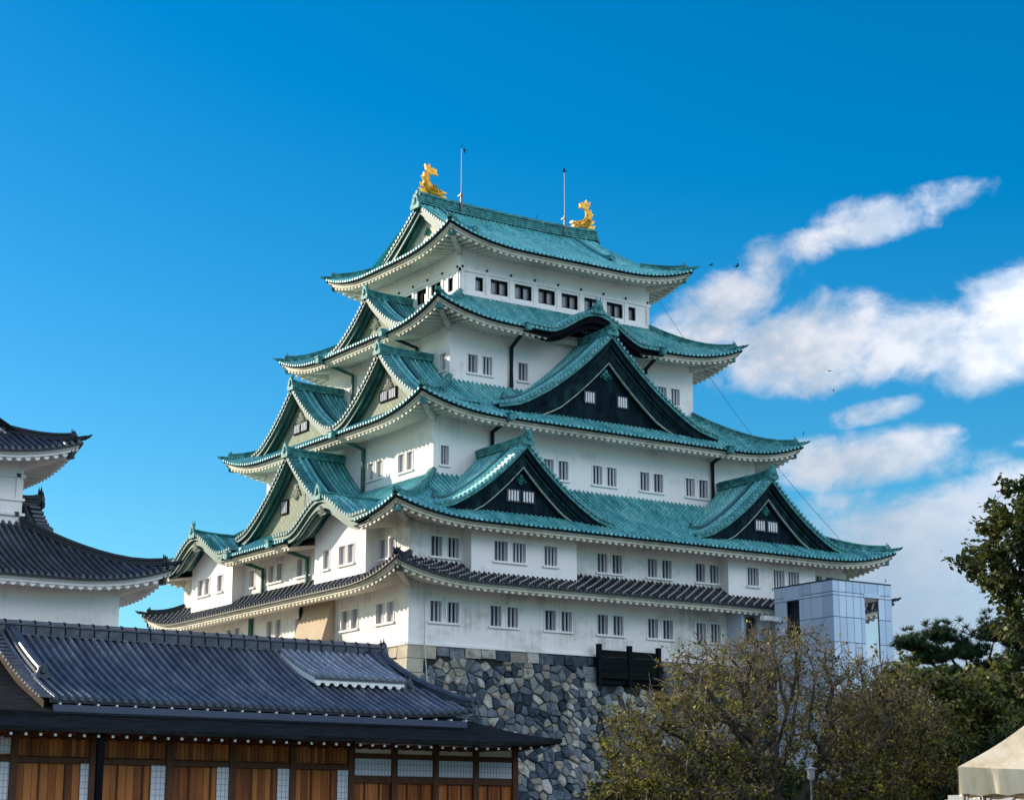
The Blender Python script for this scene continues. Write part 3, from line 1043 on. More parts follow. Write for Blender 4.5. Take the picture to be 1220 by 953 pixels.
# squared corner stones and the squared top course
cm = MB()
h = .04
k = 0
while h < 13:
    hh = .82 + random.uniform(-.06, .1)
    a, b = (1.95, 1.1) if k % 2 == 0 else (1.1, 1.95)
    f0, f1 = flare(h), flare(h + hh - .03)
    o0 = .05
    p = [(-f0 - o0, -f0 - o0, -h), (a - f0, -f0 - o0, -h), (a - f0, 0, -h), (-f0 - o0, b - f0, -h), (0, b - f0, -h),
         (-f1 - o0, -f1 - o0, -h - hh + .03), (a - f1, -f1 - o0, -h - hh + .03), (a - f1, 0, -h - hh + .03), (-f1 - o0, b - f1, -h - hh + .03), (0, b - f1, -h - hh + .03)]
    cm.add(p, [(0, 1, 6, 5), (0, 5, 8, 3), (1, 2, 7, 6), (3, 8, 9, 4), (0, 3, 4, 2, 1), (5, 6, 7, 9, 8)])
    h += hh
    k += 1
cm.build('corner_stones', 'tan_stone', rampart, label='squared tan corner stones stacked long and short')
for face, runs in (('R', ((1.98, 13.6), (19.12, LX))), ('L', ((1.15, LY),))):
    T = TF(face)
    for (xa, xb) in runs:
        tm = MB()
        x = xa
        while x < xb - .2:
            w = min(random.uniform(.6, 1.25), xb - x)
            hh = .70 + random.uniform(-.12, .05)
            rr = random.uniform(.0, .09)
            tm.add([T(x + .03, flare(.04) + rr, -.04), T(x + w - .03, flare(.04) + rr, -.04 - random.uniform(0, .05)), T(x + w - .04, flare(hh) + rr, -hh), T(x + .03, flare(hh) + rr, -hh - random.uniform(0, .05)),
                    T(x, -.2, -.03), T(x + w, -.2, -.03), T(x + w, -.1, -hh - .02), T(x, -.1, -hh - .02)], [(0, 1, 2, 3), (0, 4, 5, 1), (3, 2, 6, 7), (0, 3, 7, 4), (1, 5, 6, 2)])
            x += w
        tm.build('coping_stones', 'stone' if face == 'R' else 'tan_stone', rampart, label='squared stones of the top course')
tm = MB()
for i in range(3):
    tm.box((12.6 + .12 * (i % 2), -.30 - .06 * i, -.74 - .5 * i - .47), (13.62, .2, -.74 - .5 * i))
tm.build('jamb_stones', 'stone', rampart, label='squared stones beside the board fence')

# ------------------------------------------------------------------ castle keep
keep = thing('castle_keep', 'tall white castle keep with five tiers of teal copper roofs on the stone rampart', 'castle', (18, 16, 0))
INS = [0, 0, 4.26, 7.455, 9.585]
F5 = (9.585, 9.585, LX - 9.585, LY - 9.585)
F4 = (7.455, 7.455, LX - 7.355, LY - 7.455)
F3 = (4.26, 4.26, LX - 4.42, LY - 4.4)


def make_window(w, h, nbars, kind):
    """window in its own local frame: opening centred on x, sill at z=0, outside towards -y"""
    T = TF('R')
    mb = MB()
    dpt = .34
    a, b = -w / 2, w / 2
    mb.add([T(a, 0, 0), T(a, -dpt, 0), T(a, -dpt, h), T(a, 0, h)], [(0, 1, 2, 3)])
    mb.add([T(b, 0, 0), T(b, -dpt, 0), T(b, -dpt, h), T(b, 0, h)], [(0, 1, 2, 3)])
    mb.add([T(a, 0, 0), T(b, 0, 0), T(b, -dpt, 0), T(a, -dpt, 0)], [(0, 1, 2, 3)])
    mb.add([T(a, 0, h), T(b, 0, h), T(b, -dpt, h), T(a, -dpt, h)], [(0, 1, 2, 3)])
    # raised plaster surround
    for (x0, x1, z0, z1) in ((a - .09, a, -.0, h), (b, b + .09, -.0, h), (a - .09, b + .09, h, h + .09)):
        if kind == 'barred':
            mb.fbox(T, x0, x1, -.02, .035, z0, z1)
    o = mb.build('window', 'white_plaster', keep, local=True)
    pb = MB()
    pb.add([T(a, -dpt + .01, 0), T(b, -dpt + .01, 0), T(b, -dpt + .01, h), T(a, -dpt + .01, h)], [(0, 1, 2, 3)])
    br = MB()
    if kind == 'barred':
        pb.build('window_shutter', 'dark_recess', o, local=True)
        for k in range(nbars):
            x = a + w * (k + .5) / nbars
            br.fbox(T, x - .055, x + .055, -.22, -.12, 0, h)
        br.build('window_bars', 'bar_plaster', o, local=True)
    else:
        pb.build('window_pane', 'pane_grey', o, local=True)
        fr = .09
        br.fbox(T, a, a + fr, -.26, -.1, 0, h)
        br.fbox(T, b - fr, b, -.26, -.1, 0, h)
        br.fbox(T, a + fr, b - fr, -.26, -.1, 0, fr)
        br.fbox(T, a + fr, b - fr, -.26, -.1, h - fr, h)
        if w > 1:
            br.fbox(T, -.06, .06, -.25, -.11, fr, h - fr)
        br.build('window_frame', 'frame_black', o, local=True)
    return o


PROTO = {}
HOLES = {}   # (face, o) -> holes
sill_jobs = []


def put_window(face, o, c, z, w, h, kind='barred'):
    key = (round(w, 2), round(h, 2), kind)
    rot = {'R': 0, 'L': R(-90)}[face]
    p = TF(face)(c, o, z)
    loc = Vector(p) - keep.location
    if key not in PROTO:
        PROTO[key] = make_window(w, h, 4 if w > .9 else 3, kind)
        PROTO[key].location = loc
        PROTO[key].rotation_euler = (0, 0, rot)
    else:
        dup(PROTO[key], keep, loc, rot)
    HOLES.setdefault((face, round(o, 3)), []).append((c - w / 2, c + w / 2, z, z + h))


def sill(face, o, c, z, w):
    mb = MB()
    T = TF(face)
    mb.fbox(T, c - w / 2, c + w / 2, -.02 + o, o + .13, z - .13, z - .005)
    mb.build('window_sill', 'white_plaster', keep)


def win_group(face, o, cs, z, w, h, kind='barred'):
    for c in cs:
        put_window(face, o, c, z, w, h, kind)
    if kind == 'barred':
        sill(face, o, (min(cs) + max(cs)) / 2, z, max(cs) - min(cs) + w + .22)


def pr(c, d=.62):
    return (c - d, c + d)


for c in (2.5, 6.83, 10.92, 15.0, 19.06, 23.1):
    win_group('R', 0, pr(c), 1.4, .84, 1.24)
for c in (2.5, 15.0, 19.08, 23.14):
    win_group('R', 0, pr(c, .6), 5.35, .82, 1.22)
win_group('R', 0, pr(33.7, .6), 5.35, .82, 1.22)
BO = .9
win_group('R', BO, pr(6.66, .67), 5.28, 1.0, 1.22)
win_group('R', BO, (9.72,), 5.28, 1.0, 1.22)
win_group('R', BO, (26.36,), 5.28, 1.0, 1.22)
win_group('R', BO, pr(29.35, .67), 5.28, 1.0, 1.22)
a3 = -4.26
win_group('R', a3, (5.11,), 12.02, .62, 1.25)
for c in (13.84, 17.88, 21.92, 25.96):
    win_group('R', a3, pr(c, .6), 12.02, .82, 1.28)
a4 = -7.455
win_group('R', a4, pr(9.87, .59), 19.32, .8, 1.26)
win_group('R', a4, (13.39,), 19.32, .8, 1.26)
win_group('R', a4, (22.42,), 19.32, .8, 1.26)
win_group('R', a4, pr(26.18, .6), 19.32, .8, 1.24)
a5 = -9.585
for c in (12.88, 14.92, 16.95, 18.98, 21.0, 23.03):
    put_window('R', a5, c, 25.86, 1.46, 1.08, 'glazed')
for c in (11.2, 24.62):
    put_window('R', a5, c, 25.88, .66, 1.0, 'glazed')
# left face
for c in (2.74, 7.1, 17.42, 23.6):
    win_group('L', 0, pr(c, .64), 1.46 if c < 10 else 1.8, .8, 1.22)
win_group('L', 0, (13.95,), 1.62, .8, 1.2)
for c in (2.6, 17.4):
    win_group('L', 0, pr(c, .62), 5.4 if c < 10 else 5.6, .74, 1.18)
win_group('L', 0, (13.9, 12.8), 5.54, .8, 1.2)
win_group('L', 0, (20.9,), 5.6, .76, 1.2)
win_group('L', BO, (8.65,), 5.35, .8, 1.2)
win_group('L', BO, pr(6.03, .56), 5.37, .8, 1.18)
win_group('L', BO, pr(26.7, .56), 5.6, .8, 1.14)
win_group('L', BO, (24.05,), 5.6, .8, 1.14)
win_group('L', a3, pr(7.68, .54), 12.05, .74, 1.22)
win_group('L', a3, pr(11.63, .58), 12.17, .74, 1.14)
win_group('L', a3, pr(20.3, .58), 12.17, .74, 1.14)
win_group('L', a4, (8.27,), 19.37, .74, 1.18)
win_group('L', a4, pr(20.03, .6), 19.5, .78, 1.14)
for c in (10.83, 20.9):
    put_window('L', a5, c, 25.88, .66, 1.0, 'glazed')
for c in (12.75, 14.7, 16.65, 18.6):
    put_window('L', a5, c, 25.9, 1.3, 1.08, 'glazed')


def storey(name, rect, z0, z1, mat, label=None):
    mb = MB()
    x0, y0, x1, y1 = rect
    wall_holes(mb, TF('R'), x0, x1, z0, z1, -y0, HOLES.get(('R', round(-y0, 3)), []) if True else [])
    wall_holes(mb, TF('L'), y0, y1, z0, z1, -x0, HOLES.get(('L', round(-x0, 3)), []))
    mb.add([(x1, y0, z0), (x1, y1, z0), (x1, y1, z1), (x1, y0, z1)], [(0, 1, 2, 3)])
    mb.add([(x0, y1, z0), (x1, y1, z0), (x1, y1, z1), (x0, y1, z1)], [(0, 1, 2, 3)])
    mb.add([(x0 + .5, y0 + .5, z0 + .02), (x1 - .5, y0 + .5, z0 + .02), (x1 - .5, y1 - .5, z0 + .02), (x0 + .5, y1 - .5, z0 + .02)], [(0, 1, 2, 3)])
    return mb.build('wall', mat, keep, label=label)


# storeys 1 and 2 share the plane y=0, x=0: one wall
storey('w12', (0, 0, LX, LY), 0.0, 8.4, 'weathered_plaster', 'white plaster wall of the two lowest storeys')
storey('w3', F3, 9.0, 15.7, 'white_plaster', 'white plaster wall of the third storey')
storey('w4', F4, 17.0, 23.1, 'white_plaster', 'white plaster wall of the fourth storey')
storey('w5', F5, 24.2, 29.2, 'white_plaster', 'white plaster wall of the top storey')
# plinth at the foot of the wall
pb = MB()
for f, Lm in (('R', LX), ('L', LY)):
    T = TF(f)
    pb.fbox(T, -.12 if f == 'R' else .02, Lm + .12, -.1, .12, -.06, .10)
pb.build('wall_plinth', 'white_plaster', keep)


# bays of the second storey
def bay(face, s0, s1, z0, z1, topf=None):
    mb = MB()
    T = TF(face)
    zc = z1 if topf is None else 7.0
    hs2 = [h_ for h_ in HOLES.get((face, BO), []) if s0 < (h_[0] + h_[1]) / 2 < s1]
    wall_holes(mb, T, s0, s1, z0, zc, BO, hs2)
    for s in (s0, s1):
        mb.add([T(s, 0, z0), T(s, BO, z0), T(s, BO, zc), T(s, 0, zc)], [(0, 1, 2, 3)])
    if topf:
        n = 24
        xs = [s0 + (s1 - s0) * i / n for i in range(n + 1)]
        mb.grid([[T(x, BO, zc) for x in xs], [T(x, BO, max(zc + .01, topf(x))) for x in xs]])
        for s in (s0, s1):
            mb.add([T(s, 0, zc), T(s, BO, zc), T(s, BO, topf(s)), T(s, 0, topf(s))], [(0, 1, 2, 3)])
    return mb.build('projecting_bay', 'white_plaster', keep)


KH, KC1, KC2 = 6.1, 6.8, 25.2     # karahafu half width and centres on the left face
KZ, KD = 9.45, 1.75
ktop = lambda c: (lambda x: KZ - KD * karahafu(min(1, abs(x - c) / KH)) - .25)
bay('R', 3.85, 11.75, 4.0, 7.4)
bay('R', 24.2, 32.05, 4.0, 7.4)
bay('L', 3.65, 10.2, 4.0, 7.4, ktop(KC1))
bay('L', 22.1, 28.7, 4.0, 7.4, ktop(KC2))

# --- roofs
roofs = {}


def tier(rect, zE, over, run, zT, lift, mat, label, cuts=None, ks=(0, 1, 2, 3), trim='copper_trim', limits=None, dtop=None, D=7.0, faces='RELB', w=.42):
    rg = Ring(rect, zE, run, zT, lift, D=D, cuts=cuts, limits=limits)
    mb = MB()
    ed = MB()
    rg.build_tiles(mb, edge=ed)
    o = mb.build('roof', ROOFM(mat), keep, label=label)
    ed.build('eave_board', 'dark_tile' if trim == 'dark_tile' else 'dark_shaded_copper', o)
    ev = MB()
    rg.build_eave(ev, over)
    rg.build_hips(o, trim, ev, over, dtop, ks, w=w)
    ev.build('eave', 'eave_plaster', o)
    return rg, o


rg1, ro1 = tier((-2.3, -2.3, LX + 2.3, LY + 2.3), 3.72, 2.3, 2.35, 5.02, 1.1, 'grey_tile_mortar', 'lowest roof of dark grey tiles with white mortar joints', trim='dark_tile', w=.36)
e2 = 2.5
rg2, ro2 = tier((-e2, -e2, LX + e2, LY + e2), 7.35, e2, e2 + 4.26, 11.35, 1.0, 'copper_roof', 'second teal copper roof with two triangular gables on its right side',
                cuts={'L': [(KC1 - 4.6 + e2, KC1 + 4.6 + e2, e2 - BO + .06), (KC2 - 4.6 + e2, KC2 + 4.6 + e2, e2 - BO + .06)]})
e3 = 1.85
rg3, ro3 = tier((e3, e3, LX - e3, LY - e3), 15.12, 4.26 - e3, 7.455 - e3, 18.6, 1.1, 'copper_roof', 'third teal copper roof with one large dark gable on its right side')
e4 = 4.8
KR = 17.9
rg4, ro4 = tier((e4, e4, LX - e4, LY - e4), 22.36, 7.455 - e4, 9.585 - e4, 25.35, 1.2, 'copper_roof', 'fourth teal copper roof with an undulating gable on its right side',
                cuts={'R': [(KR - 3.9 - e4, KR + 3.9 - e4, 1.6)]})
# top roof: hip-and-gable
e5 = 7.25
ZR5 = 33.75
XV = 10.0
dv5 = XV - e5
run5 = LY / 2 - e5
lim_main = lambda c: c if c < dv5 else run5
lim_side = lambda c: min(c, dv5 + 1.4)
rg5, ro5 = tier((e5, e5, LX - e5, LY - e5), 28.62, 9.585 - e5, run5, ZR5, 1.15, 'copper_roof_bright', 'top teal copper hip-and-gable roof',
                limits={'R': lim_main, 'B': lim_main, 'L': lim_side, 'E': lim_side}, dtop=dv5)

hf5 = LY / 2 - (e5 + dv5)


def top_curve(t):
    d = run5 - t * hf5
    return (ZR5 - (28.62 + (ZR5 - 28.62) * prof(d / run5))) / H5


H5 = ZR5 - (28.62 + (ZR5 - 28.62) * prof((run5 - hf5) / run5))
for f, dp in (('L', -XV), ('E', LX - XV)):
    gable(keep, f, LY / 2, dp, ZR5 + .02, hf5, H5, dp - 3.0, top_curve, 'old_plaster', 'green_copper', ribs=False, ridge=False, roof_mat_='copper_roof_bright',
          label='pale carved gable at the %s end of the top roof' % ('left' if f == 'L' else 'far right'), gegyo_mat='copper_trim', verge_soffit='green_copper', wall_base=29.6, set_in=.9, barge_w=(.4, .6), trim_line=False)
# main ridge
mr_ = MB()
pts = [(XV - .15 + (LX - 2 * XV + .3) * i / 24, LY / 2, ZR5 - .08 + .22 * (abs(i - 12) / 12) ** 3) for i in range(25)]
mr_.sweep(pts, (0, 1, 0), .8, .98)
for zz in (.18, .34, .5):
    for sg in (-1, 1):
        mr_.half([(p[0], p[1] + sg * .4, p[2] + zz) for p in pts], (0, 0, 1), .05, up=(0, sg, 0))
for sg, x in ((-1, XV - .15), (1, LX - XV + .15)):
    ornament(mr_, (x, LY / 2, ZR5 - .3), (0, 1, 0), (sg, 0, 0), 1.0, 1.1)
mr_.build('main_ridge', 'copper_trim', keep)

# gables: shade put into the right copper colour, sunlight into the left
DC, GC, BC = 'dark_shaded_copper', 'green_copper', 'sunlit_copper'
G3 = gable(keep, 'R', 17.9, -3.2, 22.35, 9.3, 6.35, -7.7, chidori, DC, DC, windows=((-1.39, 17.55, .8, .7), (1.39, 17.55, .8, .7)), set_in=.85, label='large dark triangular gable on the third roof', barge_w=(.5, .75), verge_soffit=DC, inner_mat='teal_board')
for c, nm in ((7.75, 'dark triangular gable nearer the corner on the second roof'), (28.05, 'dark triangular gable nearer the lift tower on the second roof')):
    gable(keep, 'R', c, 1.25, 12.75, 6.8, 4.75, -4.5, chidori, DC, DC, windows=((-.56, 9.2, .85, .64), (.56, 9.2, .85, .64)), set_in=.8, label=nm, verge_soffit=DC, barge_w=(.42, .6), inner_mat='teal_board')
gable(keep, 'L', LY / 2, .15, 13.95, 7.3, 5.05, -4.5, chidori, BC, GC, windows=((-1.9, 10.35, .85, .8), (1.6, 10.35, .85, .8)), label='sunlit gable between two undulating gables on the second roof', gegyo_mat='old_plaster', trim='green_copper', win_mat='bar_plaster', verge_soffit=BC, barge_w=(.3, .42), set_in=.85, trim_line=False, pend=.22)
for c, nm in ((9.75, 'nearer of the two sunlit gables on the third roof'), (22.1, 'farther of the two sunlit gables on the third roof')):
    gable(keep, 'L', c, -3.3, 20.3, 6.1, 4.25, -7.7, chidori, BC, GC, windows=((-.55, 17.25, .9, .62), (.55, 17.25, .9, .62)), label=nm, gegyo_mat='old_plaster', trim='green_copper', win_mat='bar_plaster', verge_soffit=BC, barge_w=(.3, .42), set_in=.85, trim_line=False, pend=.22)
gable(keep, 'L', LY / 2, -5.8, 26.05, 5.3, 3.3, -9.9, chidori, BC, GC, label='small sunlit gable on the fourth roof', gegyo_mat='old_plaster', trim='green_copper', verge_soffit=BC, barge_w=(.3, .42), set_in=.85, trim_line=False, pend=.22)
# undulating gables
gable(keep, 'R', KR, -4.78, 24.25, 5.9, 1.72, -9.9, karahafu, DC, 'frame_black', wall=False, label='undulating gable on the fourth roof', barge_w=(.5, .36), desc=False, gegyo=False, verge_soffit=DC, ridge_h=.5)
for c, nm in ((KC1, 'undulating gable nearer the corner on the second roof'), (KC2, 'undulating gable at the far end of the second roof')):
    gable(keep, 'L', c, 2.52, KZ, KH, KD, -4.4, karahafu, BC, 'green_copper', wall=False, label=nm, barge_w=(.42, .3), desc=False, gegyo_mat='old_plaster', ridge_h=.45)
# plaster wall closing the opening behind the right undulating gable
kb = MB()
kb.fbox(TF('R'), KR - 3.7, KR + 3.7, -7.6, -6.9, 22.3, 22.7)
kb.build('beam', 'eave_plaster', keep)

# rails and studs round the top storey
rb, st = MB(), MB()
for f, a, b, o in (('R', 9.585, LX - 9.585, -9.585), ('L', 9.585, LY - 9.585, -9.585)):
    T = TF(f)
    for (z0, z1, pr_) in ((27.12, 27.3, .09), (25.42, 25.62, .1), (25.0, 25.14, .16)):
        rb.fbox(T, a - pr_, b + pr_, o - .05, o + pr_, z0, z1)
    n = 9 if f == 'R' else 7
    step = 2.035 if f == 'R' else 1.97
    for i in range(n):
        c = a + .2 + i * step if f == 'R' else a + .3 + i * step
        rb.fbox(T, c - .12, c + .12, o - .05, o + .06, 25.62, 27.12)
        for z in (27.45, 25.3):
            cx = c
            ring = [T(cx + .1 * math.cos(k * math.pi / 4), o + .02, z + .1 * math.sin(k * math.pi / 4)) for k in range(8)]
            r2 = [T(cx + .07 * math.cos(k * math.pi / 4), o + .1, z + .07 * math.sin(k * math.pi / 4)) for k in range(8)]
            st = MB()
            st.add(ring + r2, [(k, (k + 1) % 8, 8 + (k + 1) % 8, 8 + k) for k in range(8)] + [tuple(range(8, 16))])
            st.build('nail_cover', 'stud_dark', keep)
rb.build('wall_rail', 'white_plaster', keep)

# sloping plaster chute at the foot of the left wall
ch = MB()
T = TF('L')
pts = [T(9.0, 0, 4.0), T(13.0, 0, 4.0), T(9.0, 1.15, .2), T(13.0, 1.15, .2), T(9.0, 0, .2), T(13.0, 0, .2)]
ch.add(pts, [(0, 1, 3, 2), (0, 2, 4), (1, 5, 3), (2, 3, 5, 4)])
ch.build('stone_drop_chute', 'tan_plaster', keep, label='sloping tan plaster chute low on the left wall')


# downpipes with gutter boxes
def pipe(pts, r, mat, boxp=None):
    mb = MB()
    mb.tube(pts, r, 8)
    if boxp is not None:
        x, y, z = boxp
        hb = MB()
        hb.box((x - .2, y - .2, z - .32), (x + .2, y + .2, z + .1))
        hb.box((x - .26, y - .26, z + .1), (x + .26, y + .26, z + .18))
        o = mb.build('downpipe', mat, keep)
        hb.build('rain_head', 'copper_trim', o)
        return
    mb.build('downpipe', mat, keep)


for (xb, xw, yb, yw, z0, z1, z2) in ((8.5, 8.66, 1.7, 4.08, 15.2, 14.55, 11.3), (26.95, 27.3, 1.7, 4.08, 15.2, 14.6, 11.6), (11.9, 12.33, 4.65, 7.27, 22.4, 21.5, 18.7), (23.45, 23.97, 4.65, 7.27, 22.4, 21.6, 18.7)):
    pipe([(xb, yb, z0), (xb, yb + .3, z0 - .2), (xw, yw, z1), (xw, yw, z2)], .15, 'pipe_black', (xb, yb, z0))
for (yb, yw, xb, xw, z0, z1, z2, mt) in ((11.6, 11.4, 4.65, 7.27, 22.4, 21.6, 18.6, 'pipe_black'), (20.6, 20.3, 4.65, 7.27, 22.4, 21.5, 18.6, 'pipe_green'),
                                          (13.0, 13.0, 1.7, 4.1, 15.2, 14.4, 11.0, 'pipe_green'),
                                          (13.25, 12.6, -2.6, -.15, 7.45, 6.6, 4.6, 'pipe_green'), (19.4, 19.0, -2.6, -.15, 7.45, 6.6, 4.6, 'pipe_green')):
    pipe([(xb, yb, z0), (xb + .3, yb, z0 - .2), (xw, yw, z1), (xw, yw, z2)], .14, mt, (xb, yb, z0))
pipe([(-.15, 20.6, 3.4), (-.15, 20.6, 1.5), (-.15, 20.6, -.4)], .16, 'pipe_green')
pipe([(-.15, 13.2, 3.6), (-.15, 13.2, 1.5), (-.15, 13.2, -.2)], .15, 'pipe_black')
pipe([(-.4, 12.9, 3.3), (-.25, 13.0, 1.5), (-.25, 13.0, -.2)], .13, 'pipe_black')


# golden fish ornaments and lightning rods
def golden_fish(x, sgn, label):
    mb = MB()
    y, z = LY / 2, ZR5 + .92
    G = .84
    sp = [(1.25, .25, .22, .2), (1.05, .32, .38, .34), (.65, .38, .50, .42), (.2, .45, .54, .46), (-.2, .75, .52, .44), (-.42, 1.15, .44, .38), (-.42, 1.55, .34, .3), (-.28, 1.95, .25, .2), (-.1, 2.25, .16, .12)]
    sp = [tuple(q * G for q in e) for e in sp]
    rows = []
    for i, (a, b, rx, ry) in enumerate(sp):
        a1, b1 = sp[min(i + 1, len(sp) - 1)][:2]
        a0, b0 = sp[max(i - 1, 0)][:2]
        t = Vector((a1 - a0, 0, b1 - b0)).normalized()
        nrm = Vector((-t.z, 0, t.x))
        rows.append([tuple(Vector((x + sgn * (a + nrm.x * rx * .9 * math.cos(k * math.pi / 6)), y + ry * .9 * math.sin(k * math.pi / 6), z + b + nrm.z * rx * .9 * math.cos(k * math.pi / 6)))) for k in range(13)])
    mb.grid(rows)
    mb.add(rows[0], [tuple(range(13))])

    def fin(p, th=.07):
        a = [(x + sgn * u * G, y - th, z + v * G) for u, v in p]
        b = [(x + sgn * u * G, y + th, z + v * G) for u, v in p]
        n = len(p)
        mb.add(a + b, [tuple(range(n)), tuple(range(n, 2 * n))] + [(i, (i + 1) % n, n + (i + 1) % n, n + i) for i in range(n)])
    fin([(-.2, 2.0), (-.5, 2.35), (-.62, 2.85), (-.35, 2.6), (-.15, 2.95), (-.02, 2.55), (.3, 2.65), (.62, 2.45), (.55, 2.2), (.72, 2.0), (.35, 2.05), (.05, 2.0)], .1)
    fin([(-.5, .55), (-.95, .75), (-1.12, 1.1), (-.8, .98), (-.72, 1.35), (-.55, 1.15)], .06)
    fin([(-.75, 1.25), (-.98, 1.75), (-.78, 1.68), (-.72, 2.1), (-.5, 1.75), (-.4, 1.4)], .06)
    fin([(-.2, .1), (-.95, .15), (-1.2, .62), (-.75, .5), (-.4, .6)], .08)
    # jaw, brow and side fins
    mb.box((min(x + sgn * .6, x + sgn * 1.25), y - .2, z + .0), (max(x + sgn * .6, x + sgn * 1.25), y + .2, z + .14))
    mb.box((min(x + sgn * .7, x + sgn * 1.28), y - .17, z + .38), (max(x + sgn * .7, x + sgn * 1.28), y + .17, z + .5))
    for sd_ in (-1, 1):
        mb.ico((x + sgn * .68, y + sd_ * .3, z + .46), .12, .1, .12, 8, 5)
        q = [(.5, .35), (.1, .95), (-.05, .7), (-.25, .8), (-.1, .4)]
        a = [(x + sgn * u * G, y + sd_ * (.34 + .25 * (i in (1, 2, 3))), z + v * G) for i, (u, v) in enumerate(q)]
        b = [(px, py + sd_ * .08, pz) for px, py, pz in a]
        mb.add(a + b, [tuple(range(5)), tuple(range(5, 10))] + [(i, (i + 1) % 5, 5 + (i + 1) % 5, 5 + i) for i in range(5)])
    mb.build('golden_fish_ornament', 'gold', keep, label=label)


golden_fish(11.05, 1, 'golden fish ornament at the left end of the main ridge')
golden_fish(25.1, -1, 'golden fish ornament at the right end of the main ridge')
for x, nm in ((13.42, 'left'), (22.83, 'right')):
    mb = MB()
    yb = LY / 2 - .5
    mb.tube([(x, yb, 33.9), (x, yb, 35.3), (x, yb, 35.35), (x, yb, 38.75)], [.09, .09, .036, .026], 6)
    mb.box((x - .14, yb - .1, 34.3), (x + .14, yb + .3, 34.45))
    mb.box((x - .14, yb - .1, 35.0), (x + .14, yb + .3, 35.1))
    mb.build('lightning_rod', 'rod_grey', keep, label='%s lightning rod on the main ridge' % nm)

# lightning cables
mb = MB()
a, b = Vector((26.3, 9.2, 28.3)), Vector((35.2, -.6, 8.9))
mb.tube([a.lerp(b, i / 12) - Vector((0, 0, 1.0 * math.sin(math.pi * i / 12))) for i in range(13)], .016, 5)
tag(mb.build('cable', 'cable_dark'), 'thin dark cable slanting past the right edge of the castle roofs', 'cable')
mb = MB()
mb.tube([(.95, -.22, 3.4), (.98, -.22, 1.0), (1.0, -.22, 0), (1.0, -.7, -3), (1.0, -1.4, -6), (1, -4.5, -12)], .035, 5)
tag(mb.build('cable', 'cable_pale'), 'pale cable running down the near corner of the stone rampart', 'cable')

# ------------------------------------------------------------------ board fence in the rampart notch
fence = thing('board_fence', 'dark weathered board fence hung at the top of the stone rampart', 'fence', (16.3, -.4, -1.5))
mb = MB()
for x0, x1 in ((13.78, 15.95), (16.19, 18.3)):
    z = -1.4
    for hb in (.48, .46, .42, .42):
        mb.box((x0, -.62, z), (x1, -.5, z + hb - .03))
        z += hb
mb.build('board_panel', 'fence_board', fence)
for x in (13.66, 16.07, 18.42):
    mb = MB()
    mb.box((x - .13, -.72, -1.9), (x + .13, -.42, .66))
    mb.box((x - .15, -.74, .66), (x + .15, -.40, .70))
    mb.build('post', 'fence_board', fence)
mb = MB()
mb.box((13.6, -.42, -1.75), (19.0, -.14, -1.5))
mb.build('bottom_beam', 'fence_board', fence)

# ------------------------------------------------------------------ lift tower
TX0, TX1, TY0, TY1, TZ = 26.81, 32.05, -8.0, -2.45, 4.93
lift = thing('lift_tower', 'pale blue panelled lift tower standing against the right end of the castle', 'lift tower', ((TX0 + TX1) / 2, (TY0 + TY1) / 2, GZ))


def panels(face, o, cols, rws, holes):
    """cladding panels with open joints over a dark carrier; holes = (s0,s1,z0,z1)"""
    mb, dk = MB(), MB()
    T = TF(face)
    g_ = .022
    nc = len(cols) - 1
    for i in range(nc):
        for j in range(len(rws) - 1):
            cx, cz = (cols[i] + cols[i + 1]) / 2, (rws[j] + rws[j + 1]) / 2
            if any(h_[0] - .01 < cx < h_[1] + .01 and h_[2] - .01 < cz < h_[3] + .01 for h_ in holes):
                continue
            e0 = .003 if i == 0 else g_
            e1 = .003 if i == nc - 1 else g_
            if face in 'LE':
                e0, e1 = (.056 if i == 0 else g_), (.056 if i == nc - 1 else g_)
            mb.fbox(T, cols[i] + e0, cols[i + 1] - e1, o - .05, o, rws[j] + g_, rws[j + 1] - g_)
            d0 = .07 if i == 0 else 0
            d1 = .07 if i == nc - 1 else 0
            dk.fbox(T, cols[i] + d0, cols[i + 1] - d1, o - .12, o - .055, rws[j], rws[j + 1])
    return mb, dk


rz = [GZ, -11.6, -9.3, -7.0, -4.7, -2.4, -.1, 1.0, 2.6, 3.98, 4.2, TZ]
lw = []
cL = [TY0, -7.03, -5.96, -5.2, -4.82, -3.63, -3.2, TY1]
lw.append(panels('L', -TX0, cL, rz, [(-4.82, -3.63, 1.0, 3.98)]))
cR = [TX0, 27.35, 27.97, 28.6, 29.25, 29.62, 30.84, 31.42, TX1]
lw.append(panels('R', -TY0, cR, rz, [(29.62, 30.84, -.1, 3.98)]))
cE = [TY0, -7.3, -6.5, -4.0, -3.2, TY1]
lw.append(panels('E', TX1, cE, rz, [(-6.5, -4.0, -.1, 3.98), (-7.3, -6.5, -.1, 3.98)]))
cB = [TX0, TX0 + 1.3, TX0 + 2.6, TX0 + 3.9, TX1]
lw.append(panels('B', TY1, cB, rz, [(TX0 + 2.6, TX0 + 3.9, 1.0, 3.98), (TX0 + 3.9, TX1, 1.0, 3.98)]))
for mb_, dk_ in lw:
    p = mb_.build('cladding', 'lift_panel', lift)
    dk_.build('panel_frame', 'panel_joint', p)
mb = MB()
mb.box((TX0 - .01, TY0 - .01, TZ), (TX1 + .01, TY1 + .01, TZ + .08))
mb.build('roof_slab', 'lift_dark', lift)
mb = MB()
mb.box((TX0 + .15, TY0 + .15, 4.0), (TX1 - .15, TY1 - .15, 4.15))
mb.build('ceiling', 'lift_panel', lift)
mb = MB()
mb.fbox(TF('L'), -4.95, -3.5, -TX0 + .0, -TX0 + .07, 3.99, 4.24)
mb.build('lintel', 'lift_panel', lift)
mb = MB()
